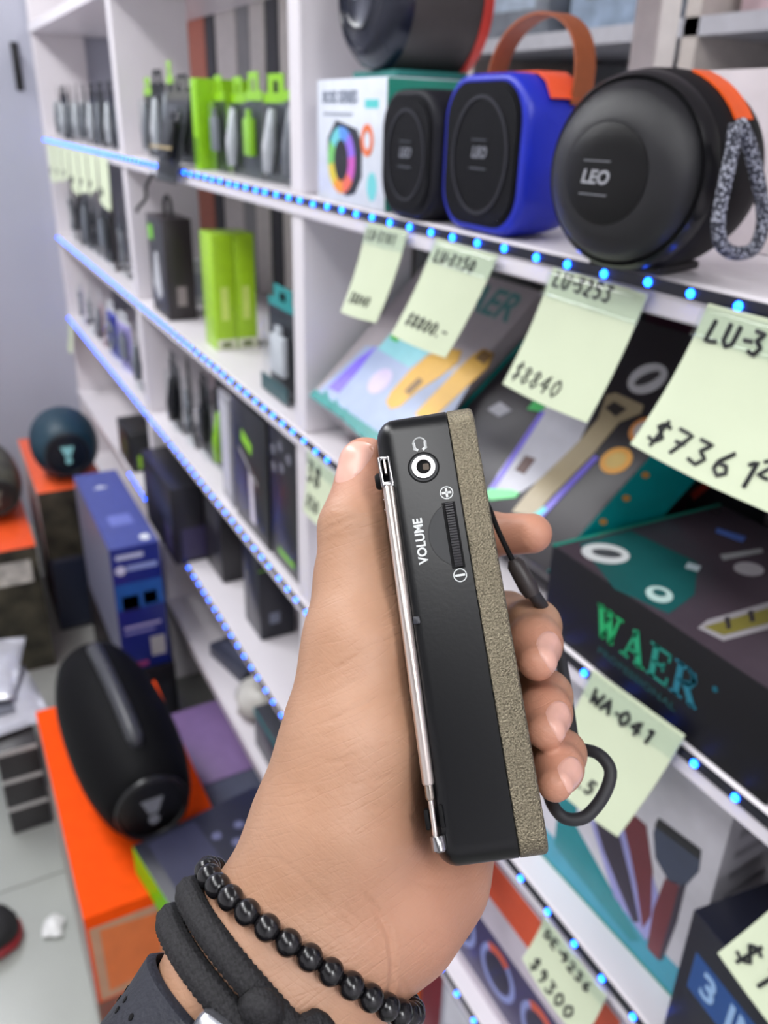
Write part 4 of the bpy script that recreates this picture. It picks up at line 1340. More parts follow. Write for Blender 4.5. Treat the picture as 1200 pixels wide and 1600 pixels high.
Fc += [tuple([2 * k for k in range(n + 1)] + [b0 + 2, b0]), tuple([2 * k + 1 for k in range(n, -1, -1)] + [b0 + 1, b0 + 3])]
rpart('volume_wheel', (V, Fc), M((44, 43, 47), .45), None, slot)
arc = [(19.95 + 9.3 * math.cos(a), 35.8 + 9.3 * math.sin(a)) for a in [math.radians(243 - 126 * k / 28) for k in range(29)]]
rpart('thumb_scoop', fface(join(stroke(arc, .24, 0, .03))), M((14, 15, 17), .5))
rpart('scoop_floor', fface(prism(arc, -.2, .012)), mat('scoop_plastic', (22, 24, 28), .44, var=.05, scale=60))

# aerial
A0, A1 = Vector((1.65, 20.2, .1)), Vector((.80, 99.3, .1))
AD = (A1 - A0).normalized()


def apt(y, dx=0.0, dz=0.0):
    return A0 + AD * (y - 20.2) + Vector((dx, 0, dz))


aer = rpart('aerial', tube([apt(19.6), apt(20.0), apt(99.0), apt(99.5)], [1.3, 1.6, 1.6, 1.3], 24), CHROMED, 40)
rpart('aerial_section', tube([apt(99.2), apt(102.6), apt(103.2)], [1.22, 1.22, .95], 20), M((170, 160, 150), .25, 1.0), 40, aer)
rpart('aerial_rod', tube([apt(103), apt(112.5)], .72, 16), CHROMED, 40, aer)
rpart('aerial_tip', tube([apt(111.8, .55), apt(112.1, .55), apt(115.3, .55), apt(115.7, .55)], [1.7, 1.95, 1.95, 1.6], 24), CHROME, 40, aer)
hg = rpart('aerial_hinge', join(box(-.25, .75, 11.2, 19.6, -1.3, 3.2, .35, 2), box(2.45, 3.35, 11.2, 19.6, -1.3, 3.2, .35, 2), box(-.2, 3.3, 18.4, 20.0, -1.1, 3.0, .35, 2), box(-.1, 3.2, 11.0, 12.2, -.9, 3.0, .35, 2)), CHROME, 40, aer)
rpart('hinge_tongue', box(1.25, 2.0, 11.8, 16.2, -.9, 2.6, .2, 1), CHROMED, 40, aer)
rpart('hinge_button', xf(lathe([(2.3, 0), (2.3, .9), (1.8, 1.5)], 20, 'X'), Matrix.Translation((-.3, 17.2, 2.6)) @ Matrix.Rotation(math.pi, 4, 'Z')), RDARK, 40)
for x, y in ((-.26, 22.3), (-.31, 25.3), (3.89, 22.3), (3.65, 25.2)):
    rpart('metal_dot', xf(lathe([(.24, 0), (.2, .15), (.05, .22)], 10), Matrix.Translation((x, y, 3.6 if x < 0 else .62)) @ Matrix.Rotation(math.pi, 4, 'X')), CHROME, 60)
rpart('aerial_clip', box(-1.5, -.2, 105.4, 110.4, .4, 4.4, .4, 2), RDARK, 40)
rpart('aerial_clip', box(2.35, 3.5, 104.6, 110.2, -.2, 4.2, .3, 2), RDARK, 40)
rpart('aerial_clip', box(3.0, 4.9, 56.4, 58.5, -.4, 4.0, .3, 2), M((40, 42, 50), .4), 40)


# ================================================================== the hand: one continuous skin surface (camera axes in millimetres)
def H(u, v, z):
    return np.array([(u - 600) / F * z, (v - 800) / F * z, z])


wrist_dir = np.array([-.52, .76, -.30])
wrist_dir /= np.linalg.norm(wrist_dir)
side_dir = np.array([.82, .57, .0])
side_dir -= wrist_dir * side_dir.dot(wrist_dir)
side_dir /= np.linalg.norm(side_dir)
WC = H(475, 1480, 226)
CAPS = []          # (a, b, ra, rb, blend)


def cap(a, b, ra, rb, k=8.0):
    CAPS.append((np.asarray(a, float), np.asarray(b, float), ra, rb, k))


def chain(pts, rad, k):
    for i in range(len(pts) - 1):
        cap(pts[i], pts[i + 1], rad[i], rad[i + 1], k)


# forearm (two parallel bones give an oval section), wrist
c1, c2 = WC - side_dir * 9.5, WC + side_dir * 7.0
far = wrist_dir * 120
elb = wrist_dir * 235
chain([c1 - wrist_dir * 22, c1 + wrist_dir * 10, c1 + wrist_dir * 60, c1 + far, c1 + elb], [20, 19.5, 22, 26, 33], 10)
chain([c2 - wrist_dir * 22, c2 + wrist_dir * 10, c2 + wrist_dir * 60, c2 + far, c2 + elb], [18.5, 18.5, 21, 26, 33], 10)
# palm: metacarpals behind the radio
IM, MMc, RM, PM_ = np.array([4., 46., 296.]), np.array([14., 64., 296.]), np.array([22., 84., 291.]), np.array([27., 102., 281.])
wj = H(565, 1370, 242)
chain([wj + np.array([-8., -4, 0]), IM], [16, 12], 9)
chain([wj, MMc], [16, 12], 9)
chain([wj + np.array([5., 2, 0]), RM], [16, 12], 9)
chain([wj + np.array([9., 4, 4]), PM_], [16, 12], 9)
# heel of the palm and outer edge
chain([H(545, 1470, 230), H(615, 1425, 238), H(668, 1365, 252), PM_], [18.5, 17.5, 16.5, 12], 10)
# thenar mass and thumb
chain([H(470, 1410, 230), H(527, 1275, 231), H(553, 1150, 234), H(563, 1010, 240), H(560, 905, 246)], [17, 20.0, 18.2, 14.8, 12.2], 10)
cap(H(590, 1200, 250), H(600, 1010, 268), 17, 14, 10)
chain([H(560, 905, 246), H(559, 825, 250), H(572, 772, 254), H(571, 726, 256)], [12.2, 11.0, 9.2, 8.4], 5)
# fingers
FING = {
    'index': ([IM, np.array([24., 22., 316.]), np.array([37.5, 8.2, 302.]), np.array([51.0, 7.4, 287.])], [11, 9.0, 7.9, 6.9]),
    'middle': ([MMc, np.array([45., 39., 304.]), H(834, 978, 274), H(836, 1006, 260), H(839, 1034, 249)], [11, 9.4, 8.4, 7.9, 5.7]),
    'ring': ([RM, np.array([46., 60., 296.]), H(852, 1088, 266), H(852, 1114, 253), H(852, 1142, 243)], [10.5, 9.0, 8.0, 7.5, 5.5]),
    'little': ([PM_, np.array([46., 78., 278.]), H(877, 1178, 256), H(873, 1200, 245), H(867, 1225, 237)], [9.5, 8.0, 7.0, 6.6, 5.0]),
}
NF0 = len(CAPS)
for f_, (pts, rad) in FING.items():
    chain(pts, rad, 3.5)


def seg_d(P, a, b, ra, rb):
    ab = b - a
    L2 = ab @ ab
    t = np.clip(((P - a) @ ab) / L2, 0, 1)
    q = P - a - t[:, None] * ab
    return np.sqrt((q * q).sum(1)) - (ra + (rb - ra) * t)


def smin(a, b, k):
    h = np.clip(.5 + .5 * (b - a) / k, 0, 1)
    return b + (a - b) * h - k * h * (1 - h)


RTmm = RT * 1000


def radio_sdf(P, grow):
    q = (P - RTmm) @ RR
    c = np.array([RTH / 2, RL / 2, RW / 2])
    hs = np.array([RTH / 2, RL / 2 + .8, RW / 2])
    r = 3.0
    d = np.abs(q - c) - (hs - r)
    # the aerial lies along the near left edge
    body = np.sqrt((np.maximum(d, 0) ** 2).sum(1)) + np.minimum(d.max(1), 0) - r - grow
    return np.minimum(body, seg_d(P, (RR @ np.array([1.7, 10., 1.6]) + RTmm), (RR @ np.array([.9, 118., 1.6]) + RTmm), 2.4 + grow, 2.4 + grow))


def hand_sdf(P, press=True):
    d = None
    # palm, thumb and arm blend softly; each finger joins the palm but stays apart from its neighbours
    for a, b, ra, rb, k in CAPS[:NF0]:
        s = seg_d(P, a, b, ra, rb)
        d = s if d is None else smin(d, s, k)
    i = NF0
    for f_, (pts, rad) in FING.items():
        e = None
        for j in range(len(pts) - 1):
            a, b, ra, rb, k = CAPS[i]
            i += 1
            s = seg_d(P, a, b, ra, rb)
            e = s if e is None else smin(e, s, k)
        e_b = smin(d, e, 6.0)
        d0 = np.minimum(d, e)
        # soft joint only near the knuckle
        near = np.clip(1 - (np.sqrt(((P - pts[0]) ** 2).sum(1)) - 14) / 14, 0, 1)
        d = d0 + (e_b - d0) * near if f_ == 'index' else d0 + (smin(d, e, 2.2) - d0)
    if press:
        r = radio_sdf(P, .15)
        d = -smin(-d, r, 1.6)
    return d


def surface_nets(fn, lo, hi, h):
    n = np.ceil((hi - lo) / h).astype(int) + 1
    xs = [lo[i] + h * np.arange(n[i]) for i in range(3)]
    # coarse pass to find the active cells, then a fine field
    q = 5
    nc = -(-n // q) + 1
    C0 = np.stack(np.meshgrid(*[lo[i] + h * q * np.arange(nc[i]) for i in range(3)], indexing='ij'), -1).reshape(-1, 3)
    dc = fn(C0).reshape(nc)
    up = np.repeat(np.repeat(np.repeat(dc, q, 0), q, 1), q, 2)
    off = q // 2
    fld = up[:n[0], :n[1], :n[2]].astype(np.float32)
    band = np.abs(fld) < h * q * 1.9
    act = np.argwhere(band)
    for k in range(0, len(act), 400000):
        a = act[k:k + 400000]
        fld[a[:, 0], a[:, 1], a[:, 2]] = fn(lo + a * h)
    s = fld < 0
    c = [(a, b, d) for a in (0, 1) for b in (0, 1) for d in (0, 1)]
    m = n - 1
    cnt = np.zeros(m, np.int8)
    for a, b, d in c:
        cnt += s[a:a + m[0], b:b + m[1], d:d + m[2]]
    act = (cnt > 0) & (cnt < 8)
    idx = -np.ones(m, np.int64)
    cells = np.argwhere(act)
    idx[act] = np.arange(len(cells))
    acc = np.zeros((len(cells), 3))
    num = np.zeros(len(cells))
    corner = {k: fld[cells[:, 0] + k[0], cells[:, 1] + k[1], cells[:, 2] + k[2]].astype(float) for k in c}
    for k in c:
        for ax in range(3):
            if k[ax] == 0:
                k2 = list(k)
                k2[ax] = 1
                k2 = tuple(k2)
                f0, f1 = corner[k], corner[k2]
                cr = (f0 < 0) != (f1 < 0)
                t = np.where(cr, f0 / np.where(cr, f0 - f1, 1), 0)
                p = np.zeros((len(cells), 3)) + np.array(k, float)
                p[:, ax] += t
                acc[cr] += p[cr]
                num[cr] += 1
    V = lo + (cells + acc / num[:, None]) * h
    Q = []
    for ax in range(3):
        o1, o2 = [(1, 2), (2, 0), (0, 1)][ax]
        sl0 = [slice(1, m[i]) if i != ax else slice(0, m[i]) for i in range(3)]
        A = s[tuple(slice(1, m[i]) if i != ax else slice(0, m[i]) for i in range(3))]
        B = s[tuple(slice(1, m[i]) if i != ax else slice(1, m[i] + 1) for i in range(3))]
        ed = np.argwhere(A != B)
        flip = A[A != B]
        off = np.array([0 if i == ax else 1 for i in range(3)])
        e = ed + off
        d1 = np.zeros(3, int)
        d1[o1] = 1
        d2 = np.zeros(3, int)
        d2[o2] = 1

        def g(q):
            return idx[q[:, 0], q[:, 1], q[:, 2]]
        quad = np.stack([g(e - d1 - d2), g(e - d2), g(e), g(e - d1)], 1)
        quad[~flip] = quad[~flip][:, ::-1]
        Q.append(quad)
    return V, np.concatenate(Q)


lo = np.array([-205., -32., 110.])
hi = np.array([72., 345., 332.])
HV, HQ = surface_nets(hand_sdf, lo, hi, 1.0)


def cam2world(P):
    return (np.asarray(P) * .001) @ CR.T + CAM


def grad(P, e=.3):
    g = np.stack([hand_sdf(P + np.eye(3)[i] * e) - hand_sdf(P - np.eye(3)[i] * e) for i in range(3)], 1)
    return g / (np.linalg.norm(g, axis=1)[:, None] + 1e-9)


# settle vertices on the true surface, then carve fine folds with small displacements along the normal
for it in range(2):
    HV -= grad(HV) * np.clip(hand_sdf(HV), -.8, .8)[:, None] * .9


# skin folds: shallow grooves pressed into the surface where the photograph shows them
FOLDS = [  # (pixel polyline, depth mm, half width mm)
    ([(498, 836), (520, 822), (545, 812), (575, 806)], .32, .5), ([(497, 820), (520, 808), (548, 803)], .25, .45), ([(500, 850), (530, 840), (560, 836)], .18, .45),
    ([(507, 795), (530, 792), (552, 795)], .15, .4),
    ([(488, 1062), (540, 1035), (590, 1005), (628, 990)], .22, .4), ([(475, 1105), (530, 1075), (590, 1045), (635, 1030)], .16, .35), ([(500, 1135), (560, 1105), (610, 1085), (645, 1072)], .2, .4),
    ([(470, 1165), (540, 1140), (600, 1120), (650, 1108)], .14, .35), ([(490, 1200), (560, 1178), (620, 1160), (656, 1152)], .2, .4), ([(440, 1245), (520, 1235), (600, 1215), (660, 1196)], .2, .4),
    ([(500, 1100), (530, 1040), (552, 1000)], .12, .35), ([(520, 960), (560, 945), (600, 938)], .14, .35), ([(500, 1010), (560, 980), (612, 962)], .14, .35),
    ([(560, 1265), (600, 1262), (640, 1275), (660, 1290)], .2, .5), ([(590, 1330), (630, 1345), (668, 1352)], .18, .5),
    ([(560, 1390), (590, 1425), (608, 1460), (614, 1500), (612, 1540), (600, 1580)], .35, .8), ([(608, 1500), (630, 1540), (645, 1560)], .25, .6), ([(520, 1400), (560, 1440), (585, 1490)], .15, .6),
    ([(640, 1378), (700, 1385), (750, 1370)], .15, .6), ([(420, 1330), (470, 1370), (520, 1420), (560, 1470)], .12, .7),
]
UV = HV[:, :2] / HV[:, 2:] * F + np.array([600., 800.])
facing = grad(HV)[:, 2] < 0.1
disp = np.zeros(len(HV))
for pl, dep, wid in FOLDS:
    pl = np.array(pl, float)
    dm = np.full(len(HV), 1e9)
    box_ok = facing & (UV[:, 0] > pl[:, 0].min() - 30) & (UV[:, 0] < pl[:, 0].max() + 30) & (UV[:, 1] > pl[:, 1].min() - 30) & (UV[:, 1] < pl[:, 1].max() + 30)
    Q = UV[box_ok]
    dd = np.full(len(Q), 1e9)
    endf = np.zeros(len(Q))
    for a, b in zip(pl[:-1], pl[1:]):
        ab = b - a
        t = np.clip(((Q - a) @ ab) / (ab @ ab), 0, 1)
        w = np.linalg.norm(Q - a - t[:, None] * ab, axis=1)
        dd = np.minimum(dd, w)
    mmd = dd * HV[box_ok][:, 2] / F
    e0 = np.minimum(np.linalg.norm(Q - pl[0], axis=1), np.linalg.norm(Q - pl[-1], axis=1))
    fade = np.clip(e0 / 25, 0.15, 1)
    dep = dep * 1.5
    g = dep * np.exp(-(mmd / wid) ** 2) * fade - .35 * dep * np.exp(-((mmd - 1.8 * wid) / wid) ** 2) * fade
    disp[box_ok] = np.maximum(disp[box_ok], g) if False else disp[box_ok] + g
HV = HV - grad(HV) * disp[:, None]


def skin_mat():
    m = bpy.data.materials.new('skin')
    m.use_nodes = True
    nt = m.node_tree
    b = nt.nodes['Principled BSDF']
    at = nt.nodes.new('ShaderNodeAttribute')
    at.attribute_name = 'flush'
    tc = nt.nodes.new('ShaderNodeTexCoord')
    nz = nt.nodes.new('ShaderNodeTexNoise')
    nz.inputs['Scale'].default_value = 55
    nz.inputs['Detail'].default_value = 4
    nt.links.new(tc.outputs['Object'], nz.inputs['Vector'])
    rp = nt.nodes.new('ShaderNodeValToRGB')
    rp.color_ramp.elements[0].position = .3
    rp.color_ramp.elements[1].position = .75
    rp.color_ramp.elements[0].color = lin((172, 130, 103)) + (1,)
    rp.color_ramp.elements[1].color = lin((185, 144, 118)) + (1,)
    nt.links.new(nz.outputs['Fac'], rp.inputs['Fac'])
    mx = nt.nodes.new('ShaderNodeMixRGB')
    mx.inputs['Color2'].default_value = lin((206, 140, 118)) + (1,)
    nt.links.new(at.outputs['Fac'], mx.inputs['Fac'])
    nt.links.new(rp.outputs['Color'], mx.inputs['Color1'])
    nt.links.new(mx.outputs['Color'], b.inputs['Base Color'])
    b.inputs['Roughness'].default_value = .48
    b.inputs['Specular IOR Level'].default_value = .4
    b.inputs['Subsurface Weight'].default_value = .12
    b.inputs['Subsurface Radius'].default_value = (.004, .0015, .0008)
    # fine criss-cross skin lines
    mp = nt.nodes.new('ShaderNodeMapping')
    mp.inputs['Rotation'].default_value = (0, .5, .6)
    mp.inputs['Scale'].default_value = (1, 1, 4)
    nt.links.new(tc.outputs['Object'], mp.inputs['Vector'])
    n2 = nt.nodes.new('ShaderNodeTexVoronoi')
    n2.feature = 'DISTANCE_TO_EDGE'
    n2.inputs['Scale'].default_value = 260
    nt.links.new(mp.outputs['Vector'], n2.inputs['Vector'])
    n3 = nt.nodes.new('ShaderNodeTexNoise')
    n3.inputs['Scale'].default_value = 900
    nt.links.new(tc.outputs['Object'], n3.inputs['Vector'])
    def lines(along, freq, slow):
        al = CR @ (np.array(along, float) / np.linalg.norm(along))
        pp = CR @ (np.array([-along[1], along[0], 0.0]) / np.linalg.norm(along))
        cb = nt.nodes.new('ShaderNodeCombineXYZ')
        for ax_, vec, k in ((0, pp, freq), (1, al, slow), (2, CR @ np.array([0, 0, 1.0]), slow)):
            dt = nt.nodes.new('ShaderNodeVectorMath')
            dt.operation = 'DOT_PRODUCT'
            dt.inputs[1].default_value = tuple(float(q) * k for q in vec)
            nt.links.new(tc.outputs['Object'], dt.inputs[0])
            nt.links.new(dt.outputs['Value'], cb.inputs[ax_])
        nn_ = nt.nodes.new('ShaderNodeTexNoise')
        nn_.inputs['Scale'].default_value = 1.0
        nn_.inputs['Detail'].default_value = 2
        nt.links.new(cb.outputs[0], nn_.inputs['Vector'])
        sb = nt.nodes.new('ShaderNodeMath')
        sb.operation = 'SUBTRACT'
        sb.inputs[1].default_value = .5
        nt.links.new(nn_.outputs['Fac'], sb.inputs[0])
        ab_ = nt.nodes.new('ShaderNodeMath')
        ab_.operation = 'ABSOLUTE'
        nt.links.new(sb.outputs[0], ab_.inputs[0])
        mn = nt.nodes.new('ShaderNodeMath')
        mn.operation = 'MINIMUM'
        mn.inputs[1].default_value = .06
        nt.links.new(ab_.outputs[0], mn.inputs[0])
        return mn
    l1, l2 = lines((.9, -.40, 0), 330, 45), lines((.75, .66, 0), 420, 60)
    b2 = nt.nodes.new('ShaderNodeBump')
    b2.inputs['Strength'].default_value = .30
    b2.inputs['Distance'].default_value = .003
    sm = nt.nodes.new('ShaderNodeMath')
    sm.operation = 'MULTIPLY_ADD'
    sm.inputs[1].default_value = .45
    nt.links.new(l2.outputs[0], sm.inputs[0])
    nt.links.new(l1.outputs[0], sm.inputs[2])
    nt.links.new(sm.outputs[0], b2.inputs['Height'])
    ad = nt.nodes.new('ShaderNodeMath')
    ad.operation = 'ADD'
    nt.links.new(n2.outputs['Distance'], ad.inputs[0])
    nt.links.new(n3.outputs['Fac'], ad.inputs[1])
    bp = nt.nodes.new('ShaderNodeBump')
    bp.inputs['Strength'].default_value = .22
    bp.inputs['Distance'].default_value = .0003
    nt.links.new(ad.outputs[0], bp.inputs['Height'])
    nt.links.new(b2.outputs['Normal'], bp.inputs['Normal'])
    nt.links.new(bp.outputs['Normal'], b.inputs['Normal'])
    return m


SKIN = skin_mat()
tips = [FING[k][0][-1] for k in FING] + [H(570, 728, 256)]
fl = np.zeros(len(HV))
for tp in tips:
    fl = np.maximum(fl, np.clip(1 - (np.linalg.norm(HV - tp, axis=1) - 8) / 16, 0, 1))
fl = np.maximum(fl * .55, .35 * np.clip(1 - (np.linalg.norm(HV - H(700, 1400, 235), axis=1) - 15) / 30, 0, 1))
WV = cam2world(HV)
base_w = cam2world(WC[None])[0]
me = bpy.data.meshes.new('person')
me.from_pydata([tuple(p) for p in (WV - base_w)], [], [tuple(int(i) for i in q) for q in HQ])
me.update()
at = me.attributes.new('flush', 'FLOAT', 'POINT')
at.data.foreach_set('value', fl.astype(np.float32))
me.materials.append(SKIN)
me.shade_smooth()
person = bpy.data.objects.new('person', me)
COL.objects.link(person)
person.location = Vector(base_w)
tag(person, 'bare left hand and wrist gripping the pocket radio, thumb along its back', 'person')


# ---- nails (parts of the hand)
NAILM = mat('nail', (222, 172, 156), .30, var=.04, scale=300, spec=.5)


def on_skin(p, n, start=9.0, steps=60):
    """march from outside along -n to the skin."""
    p = np.asarray(p, float) + n * start
    s = np.zeros(len(p))
    for _ in range(steps):
        d = hand_sdf(p)
        p = p - n * np.clip(d, -1, 2.0)[:, None] * .8
    return p


def nail(c, n, t, hl, hw, sq=2.6):
    n = np.asarray(n, float)
    t = np.asarray(t, float)
    n /= np.linalg.norm(n)
    t = t - n * (t @ n)
    t /= np.linalg.norm(t)
    b = np.cross(n, t)
    N = 15
    rows, lift = [], []
    for j in range(N):
        for i in range(N):
            a, e = -1 + 2 * i / (N - 1), -1 + 2 * j / (N - 1)
            # square -> superellipse
            m = max(abs(a), abs(e))
            l = (abs(a) ** sq + abs(e) ** sq) ** (1 / sq) or 1
            a2, e2 = a * m / l, e * m / l
            rows.append(c + t * e2 * hl + b * a2 * hw)
            lift.append(.50 * (1 - m ** 6) + .02)
    P = on_skin(np.array(rows), n)
    P = np.where((np.linalg.norm(P - np.array(rows), axis=1) > 14)[:, None], np.array(rows), P)
    for _ in range(8):
        P = P - grad(P) * np.clip(hand_sdf(P), -2, 2)[:, None] * .8
    lift = np.array(lift)
    top = P + n * lift[:, None]
    bot = P - n * .7
    V = np.concatenate([top, bot])
    Fc = []
    q = N * N
    for j in range(N - 1):
        for i in range(N - 1):
            a = j * N + i
            Fc.append((a, a + 1, a + N + 1, a + N))
            Fc.append((q + a, q + a + N, q + a + N + 1, q + a + 1))
    per = [i for i in range(N)] + [j * N + N - 1 for j in range(1, N)] + [(N - 1) * N + i for i in range(N - 2, -1, -1)] + [j * N for j in range(N - 2, 0, -1)]
    for a, b_ in zip(per, per[1:] + per[:1]):
        Fc.append((a, b_, q + b_, q + a))
    W = cam2world(V) - base_w
    return obj('fingernail', ([tuple(p) for p in W], Fc), NAILM, person, 60)


rx_ = RR[:, 0]
for f_, n_, hl, hw, back in (('middle', (.66, -.28, -.70), 6.8, 5.2, 4.6), ('ring', (.66, -.28, -.70), 6.4, 5.0, 4.4), ('little', (.66, -.30, -.70), 5.6, 4.4, 4.0)):
    pts = FING[f_][0]
    t_ = pts[-1] - pts[-2]
    t_ = t_ / np.linalg.norm(t_)
    nail(pts[-1] - t_ * back, n_, t_, hl, hw)
nail(H(549, 722, 250), (-.78, -.10, -.62), (.05, -1, .1), 6.6, 5.6)

# ---- things worn on the wrist
def wrap(center, axis, n=96, grow=0.0, tilt=None):
    """closed loop on the skin around the forearm; returns points and outward normals (camera mm)."""
    axis = axis / np.linalg.norm(axis)
    e1 = np.array([0., 0, -1]) - axis * (-axis[2])
    e1 /= np.linalg.norm(e1)
    e2 = np.cross(axis, e1)
    ang = 2 * np.pi * np.arange(n) / n
    D = np.cos(ang)[:, None] * e1 + np.sin(ang)[:, None] * e2
    lo_ = np.zeros(n)
    hi_ = np.full(n, 60.0)
    for _ in range(28):
        mid = (lo_ + hi_) / 2
        ins = hand_sdf(center + D * mid[:, None], False) < grow
        lo_ = np.where(ins, mid, lo_)
        hi_ = np.where(ins, hi_, mid)
    return center + D * lo_[:, None], D


def resample(P, step):
    Q = np.vstack([P, P[:1]])
    L = np.concatenate([[0], np.cumsum(np.linalg.norm(np.diff(Q, axis=0), axis=1))])
    n = max(3, int(round(L[-1] / step)))
    s = np.arange(n) * L[-1] / n
    return np.stack([np.interp(s, L, Q[:, i]) for i in range(3)], 1)


BC = H(461, 1476, 226) - wrist_dir * 3
bead_r = 3.35
P, D = wrap(BC, wrist_dir, 120, bead_r * .92)
B = resample(P, bead_r * 1.86)
bw = cam2world(BC[None])[0]
brace = thing('bead_bracelet', 'bracelet of glossy black round beads around the wrist', 'bracelet', place(*bw))
prof = [(bead_r * math.sin(math.pi * k / 12) * .001, -bead_r * math.cos(math.pi * k / 12) * .001) for k in range(1, 12)]
BEADM = mat('black_bead', (18, 17, 20), .24, var=.35, scale=420, spec=.55)
bead_me = None
for i, p in enumerate(B):
    w = cam2world(p[None])[0] - bw
    tdir = Vector(cam2world(B[(i + 1) % len(B)][None])[0] - cam2world(B[i - 1][None])[0]).normalized()
    if bead_me is None:
        o = obj('bead', lathe(prof, 20), BEADM, brace, 179)
        bead_me = o.data
    else:
        o = bpy.data.objects.new('bead', bead_me)
        COL.objects.link(o)
        o.parent = brace
    o.matrix_local = Matrix.Translation(Vector(w)) @ tdir.to_track_quat('Z', 'Y').to_matrix().to_4x4() @ Matrix.Rotation(random.uniform(0, 6), 4, 'Z')
obj('elastic', tube([Vector(cam2world(p[None])[0] - bw) for p in B], .0006, 6, True), BLACKM, brace, 179)


def cord_mat():
    m = mat('woven_black_cord', (26, 25, 28), .75, var=.75, scale=1500)
    nt = m.node_tree
    b = nt.nodes['Principled BSDF']
    tc = nt.nodes.new('ShaderNodeTexCoord')
    ck = nt.nodes.new('ShaderNodeTexVoronoi')
    ck.inputs['Scale'].default_value = 1100
    ck.inputs['Randomness'].default_value = .35
    nt.links.new(tc.outputs['Object'], ck.inputs['Vector'])
    bp = nt.nodes.new('ShaderNodeBump')
    bp.inputs['Strength'].default_value = .55
    bp.inputs['Distance'].default_value = .0003
    bp.invert = True
    nt.links.new(ck.outputs['Distance'], bp.inputs['Height'])
    nt.links.new(bp.outputs['Normal'], b.inputs['Normal'])
    return m


CORDM = cord_mat()


def braid(path, r, closed=True, sides=28, pitch=.0018):
    """cord whose diamond weave is real relief."""
    P = [Vector(p) for p in path]
    if closed:
        P = P + [P[0]]
    L = [0.0]
    for a, b in zip(P[:-1], P[1:]):
        L.append(L[-1] + (b - a).length)
    n = max(20, int(L[-1] / (pitch / 3.0)))
    A = np.array([tuple(p) for p in P])
    s_ = np.linspace(0, L[-1], n, endpoint=not closed)
    Q = np.stack([np.interp(s_, L, A[:, i]) for i in range(3)], 1)
    V, Fc = tube(Q, r, sides, closed)
    V = np.array(V)
    m_ = len(Q)
    ph = 2 * np.pi * np.arange(sides) / sides
    for i in range(m_):
        w = 2 * np.pi * s_[i] / (pitch * 2)
        d = .0004 * (np.sin(5 * ph + w) * np.sin(5 * ph - w))
        ring = V[i * sides:(i + 1) * sides]
        V[i * sides:(i + 1) * sides] = Q[i] + (ring - Q[i]) * (1 + d / r)[:, None]
    return [tuple(p) for p in V], Fc
cw = bw
cordb = thing('cord_bracelet', 'black woven cord bracelet in two strands with a thick knot, below the beads', 'bracelet', place(*cw))
KN = H(436, 1618, 196)
ends = []
for k, (off, skew) in enumerate(((13.5, -.22), (21.0, -.20))):
    ax2 = wrist_dir + side_dir * skew
    P, D = wrap(BC + wrist_dir * off - side_dir * 2, ax2, 96, 3.1)
    obj('strand', braid([Vector(cam2world(p[None])[0] - cw) for p in P], .0035), CORDM, cordb, 179)
    ends.append(P)
kp = []
for k in range(60):
    a = 2 * math.pi * k / 60
    kp.append(KN + side_dir * (7.5 * math.sin(a) + 2.6 * math.sin(2 * a)) + wrist_dir * (6.0 * math.cos(2 * a) * .8) + np.array([0, 0, -1]) * (2.8 * math.sin(3 * a) + .5))
obj('knot', braid([Vector(cam2world(p[None])[0] - cw) for p in kp], .0037), CORDM, cordb, 179)
kp = [KN + side_dir * x + wrist_dir * y + np.array([0, 0, -1.]) * z for x, y, z in ((-2, 2, 1), (8, 3, 1), (17, 5, -1.5), (25, 7, -5))]
obj('cord_end', braid(smooth_path([Vector(cam2world(p[None])[0] - cw) for p in kp]), .0034, False), CORDM, cordb, 179)

# wrist watch
watch = thing('wrist_watch', 'dark perforated rubber watch strap with silver case at the bottom edge', 'watch', place(*cw))
V, Fc = [], []
rows = []
for off, gr in ((27.5, 1.8), (29.0, 3.6), (38, 3.9), (47.5, 3.6), (49, 1.8)):
    P, D = wrap(BC + wrist_dir * off - side_dir * 1.5, wrist_dir - side_dir * .12, 72, gr)
    rows.append(P)
inner = []
for off, gr in ((49, 1.5), (38, 1.5), (27.5, 1.5)):
    P, D = wrap(BC + wrist_dir * off - side_dir * 1.5, wrist_dir - side_dir * .12, 72, gr)
    rows.append(P)
m = 72
for P in rows:
    V += [tuple(p) for p in (cam2world(P) - cw)]
nr = len(rows)
for i in range(nr):
    j = (i + 1) % nr
    for k in range(m):
        Fc.append((i * m + k, i * m + (k + 1) % m, j * m + (k + 1) % m, j * m + k))
obj('strap', (V, Fc), M((38, 40, 50), .6, bump=.4, bscale=700), watch, 50)
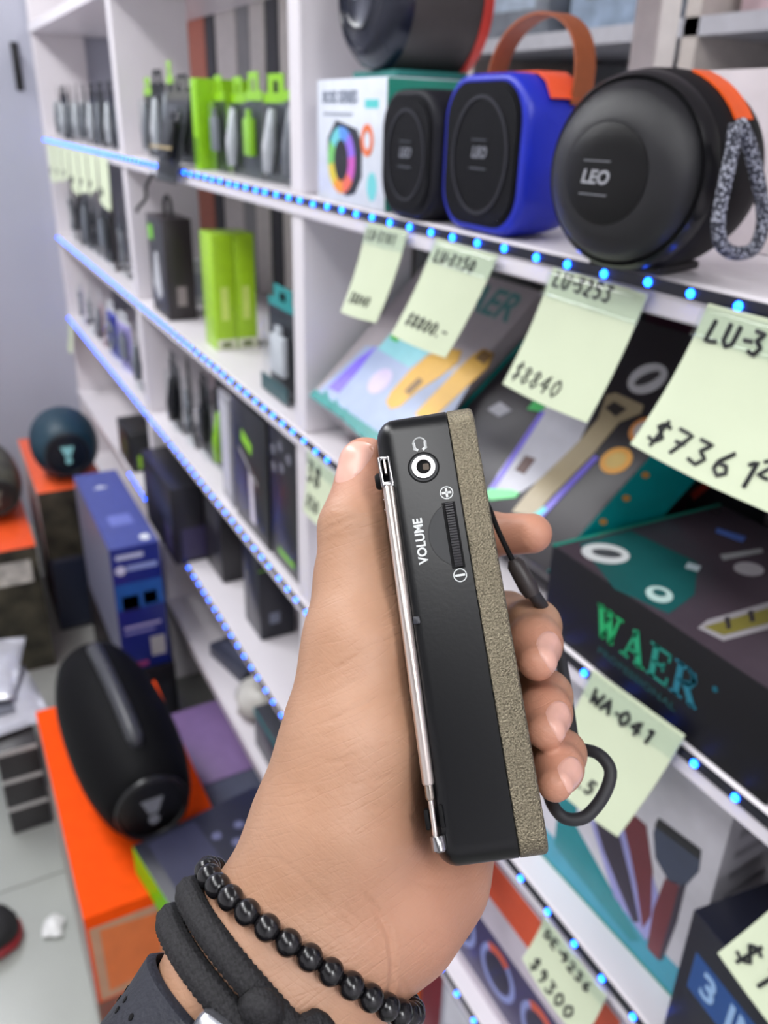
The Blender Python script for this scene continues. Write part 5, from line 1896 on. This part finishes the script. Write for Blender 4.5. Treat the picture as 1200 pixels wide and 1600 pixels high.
# case
pc = H(268, 1690, 186)
PC, DC = wrap(BC + wrist_dir * 46 - side_dir * 1.5, wrist_dir, 72, 4.2)
ki = int(np.argmin(np.linalg.norm(PC[:, :2] / PC[:, 2:] * F + [600, 800] - np.array([300., 1760.]), axis=1)))
nn = DC[ki]
tt = np.cross(wrist_dir, nn)
o_ = cam2world(PC[ki][None])[0] - cw
X3, Y3, Z3 = CR @ tt, CR @ wrist_dir, CR @ nn
cm = basis(o_, X3, Y3, Z3)
obj('case', xf(box(-.017, .017, -.019, .019, -.002, .009, .004, 3), cm), M((186, 188, 196), .25, .9), watch, 40)
obj('dial', xf(box(-.014, .014, -.016, .016, .0085, .0098, .001, 1), cm), M((12, 12, 16), .1), watch)
obj('lug', xf(box(-.012, .012, -.026, -.018, .0, .006, .002, 2), cm), M((186, 188, 196), .25, .9), watch, 40)
for k in range(8):
    for j in range(3):
        kk = (ki + 12 + 3 * k) % 72
        q = cam2world((rows[2][kk] * (1 - .30 * (j - 1)) + rows[1][kk] * .30 * (j - 1))[None] if j != 2 else (rows[2][kk] * .7 + rows[3][kk] * .3)[None])[0] - cw
        nrm = Vector(CR @ DC[kk])
        obj('strap_hole', xf(lathe([(.0009, -.0005), (.0009, .0002)], 8), Matrix.Translation(Vector(q)) @ nrm.to_track_quat('Z', 'Y').to_matrix().to_4x4()), RDARK, watch)

# ---- wrist lanyard of the radio (a part of it)
def rl(u, v, z):
    """point at a depth in front of the lens -> radio's own axes, metres."""
    return Vector((RR.T @ (H(u, v, z) - RTmm)) * .001)


lan = obj('lanyard_cord', tube(smooth_path([rl(757, 780, 262), rl(765, 795, 262), rl(778, 828, 262), rl(796, 866, 262), rl(806, 885, 262)]), .00085, 8), RDARK, radio, 179)
obj('lanyard_ferrule', tube([rl(802, 874, 262), rl(806, 882, 262), rl(826, 918, 262), rl(832, 930, 262)], [.0018, .0029, .0031, .0024], 12), M((52, 46, 46), .45), lan, 40)
obj('lanyard_loop', tube(smooth_path([rl(828, 922, 262), rl(842, 940, 266), rl(862, 975, 285), rl(882, 1060, 300), rl(890, 1120, 290), rl(900, 1164, 284), rl(935, 1178, 276), rl(954, 1205, 272), rl(943, 1243, 270), rl(915, 1276, 268), rl(885, 1279, 268), rl(866, 1262, 270), rl(855, 1235, 280)]), .0021, 10), M((40, 40, 44), .6), lan, 179)
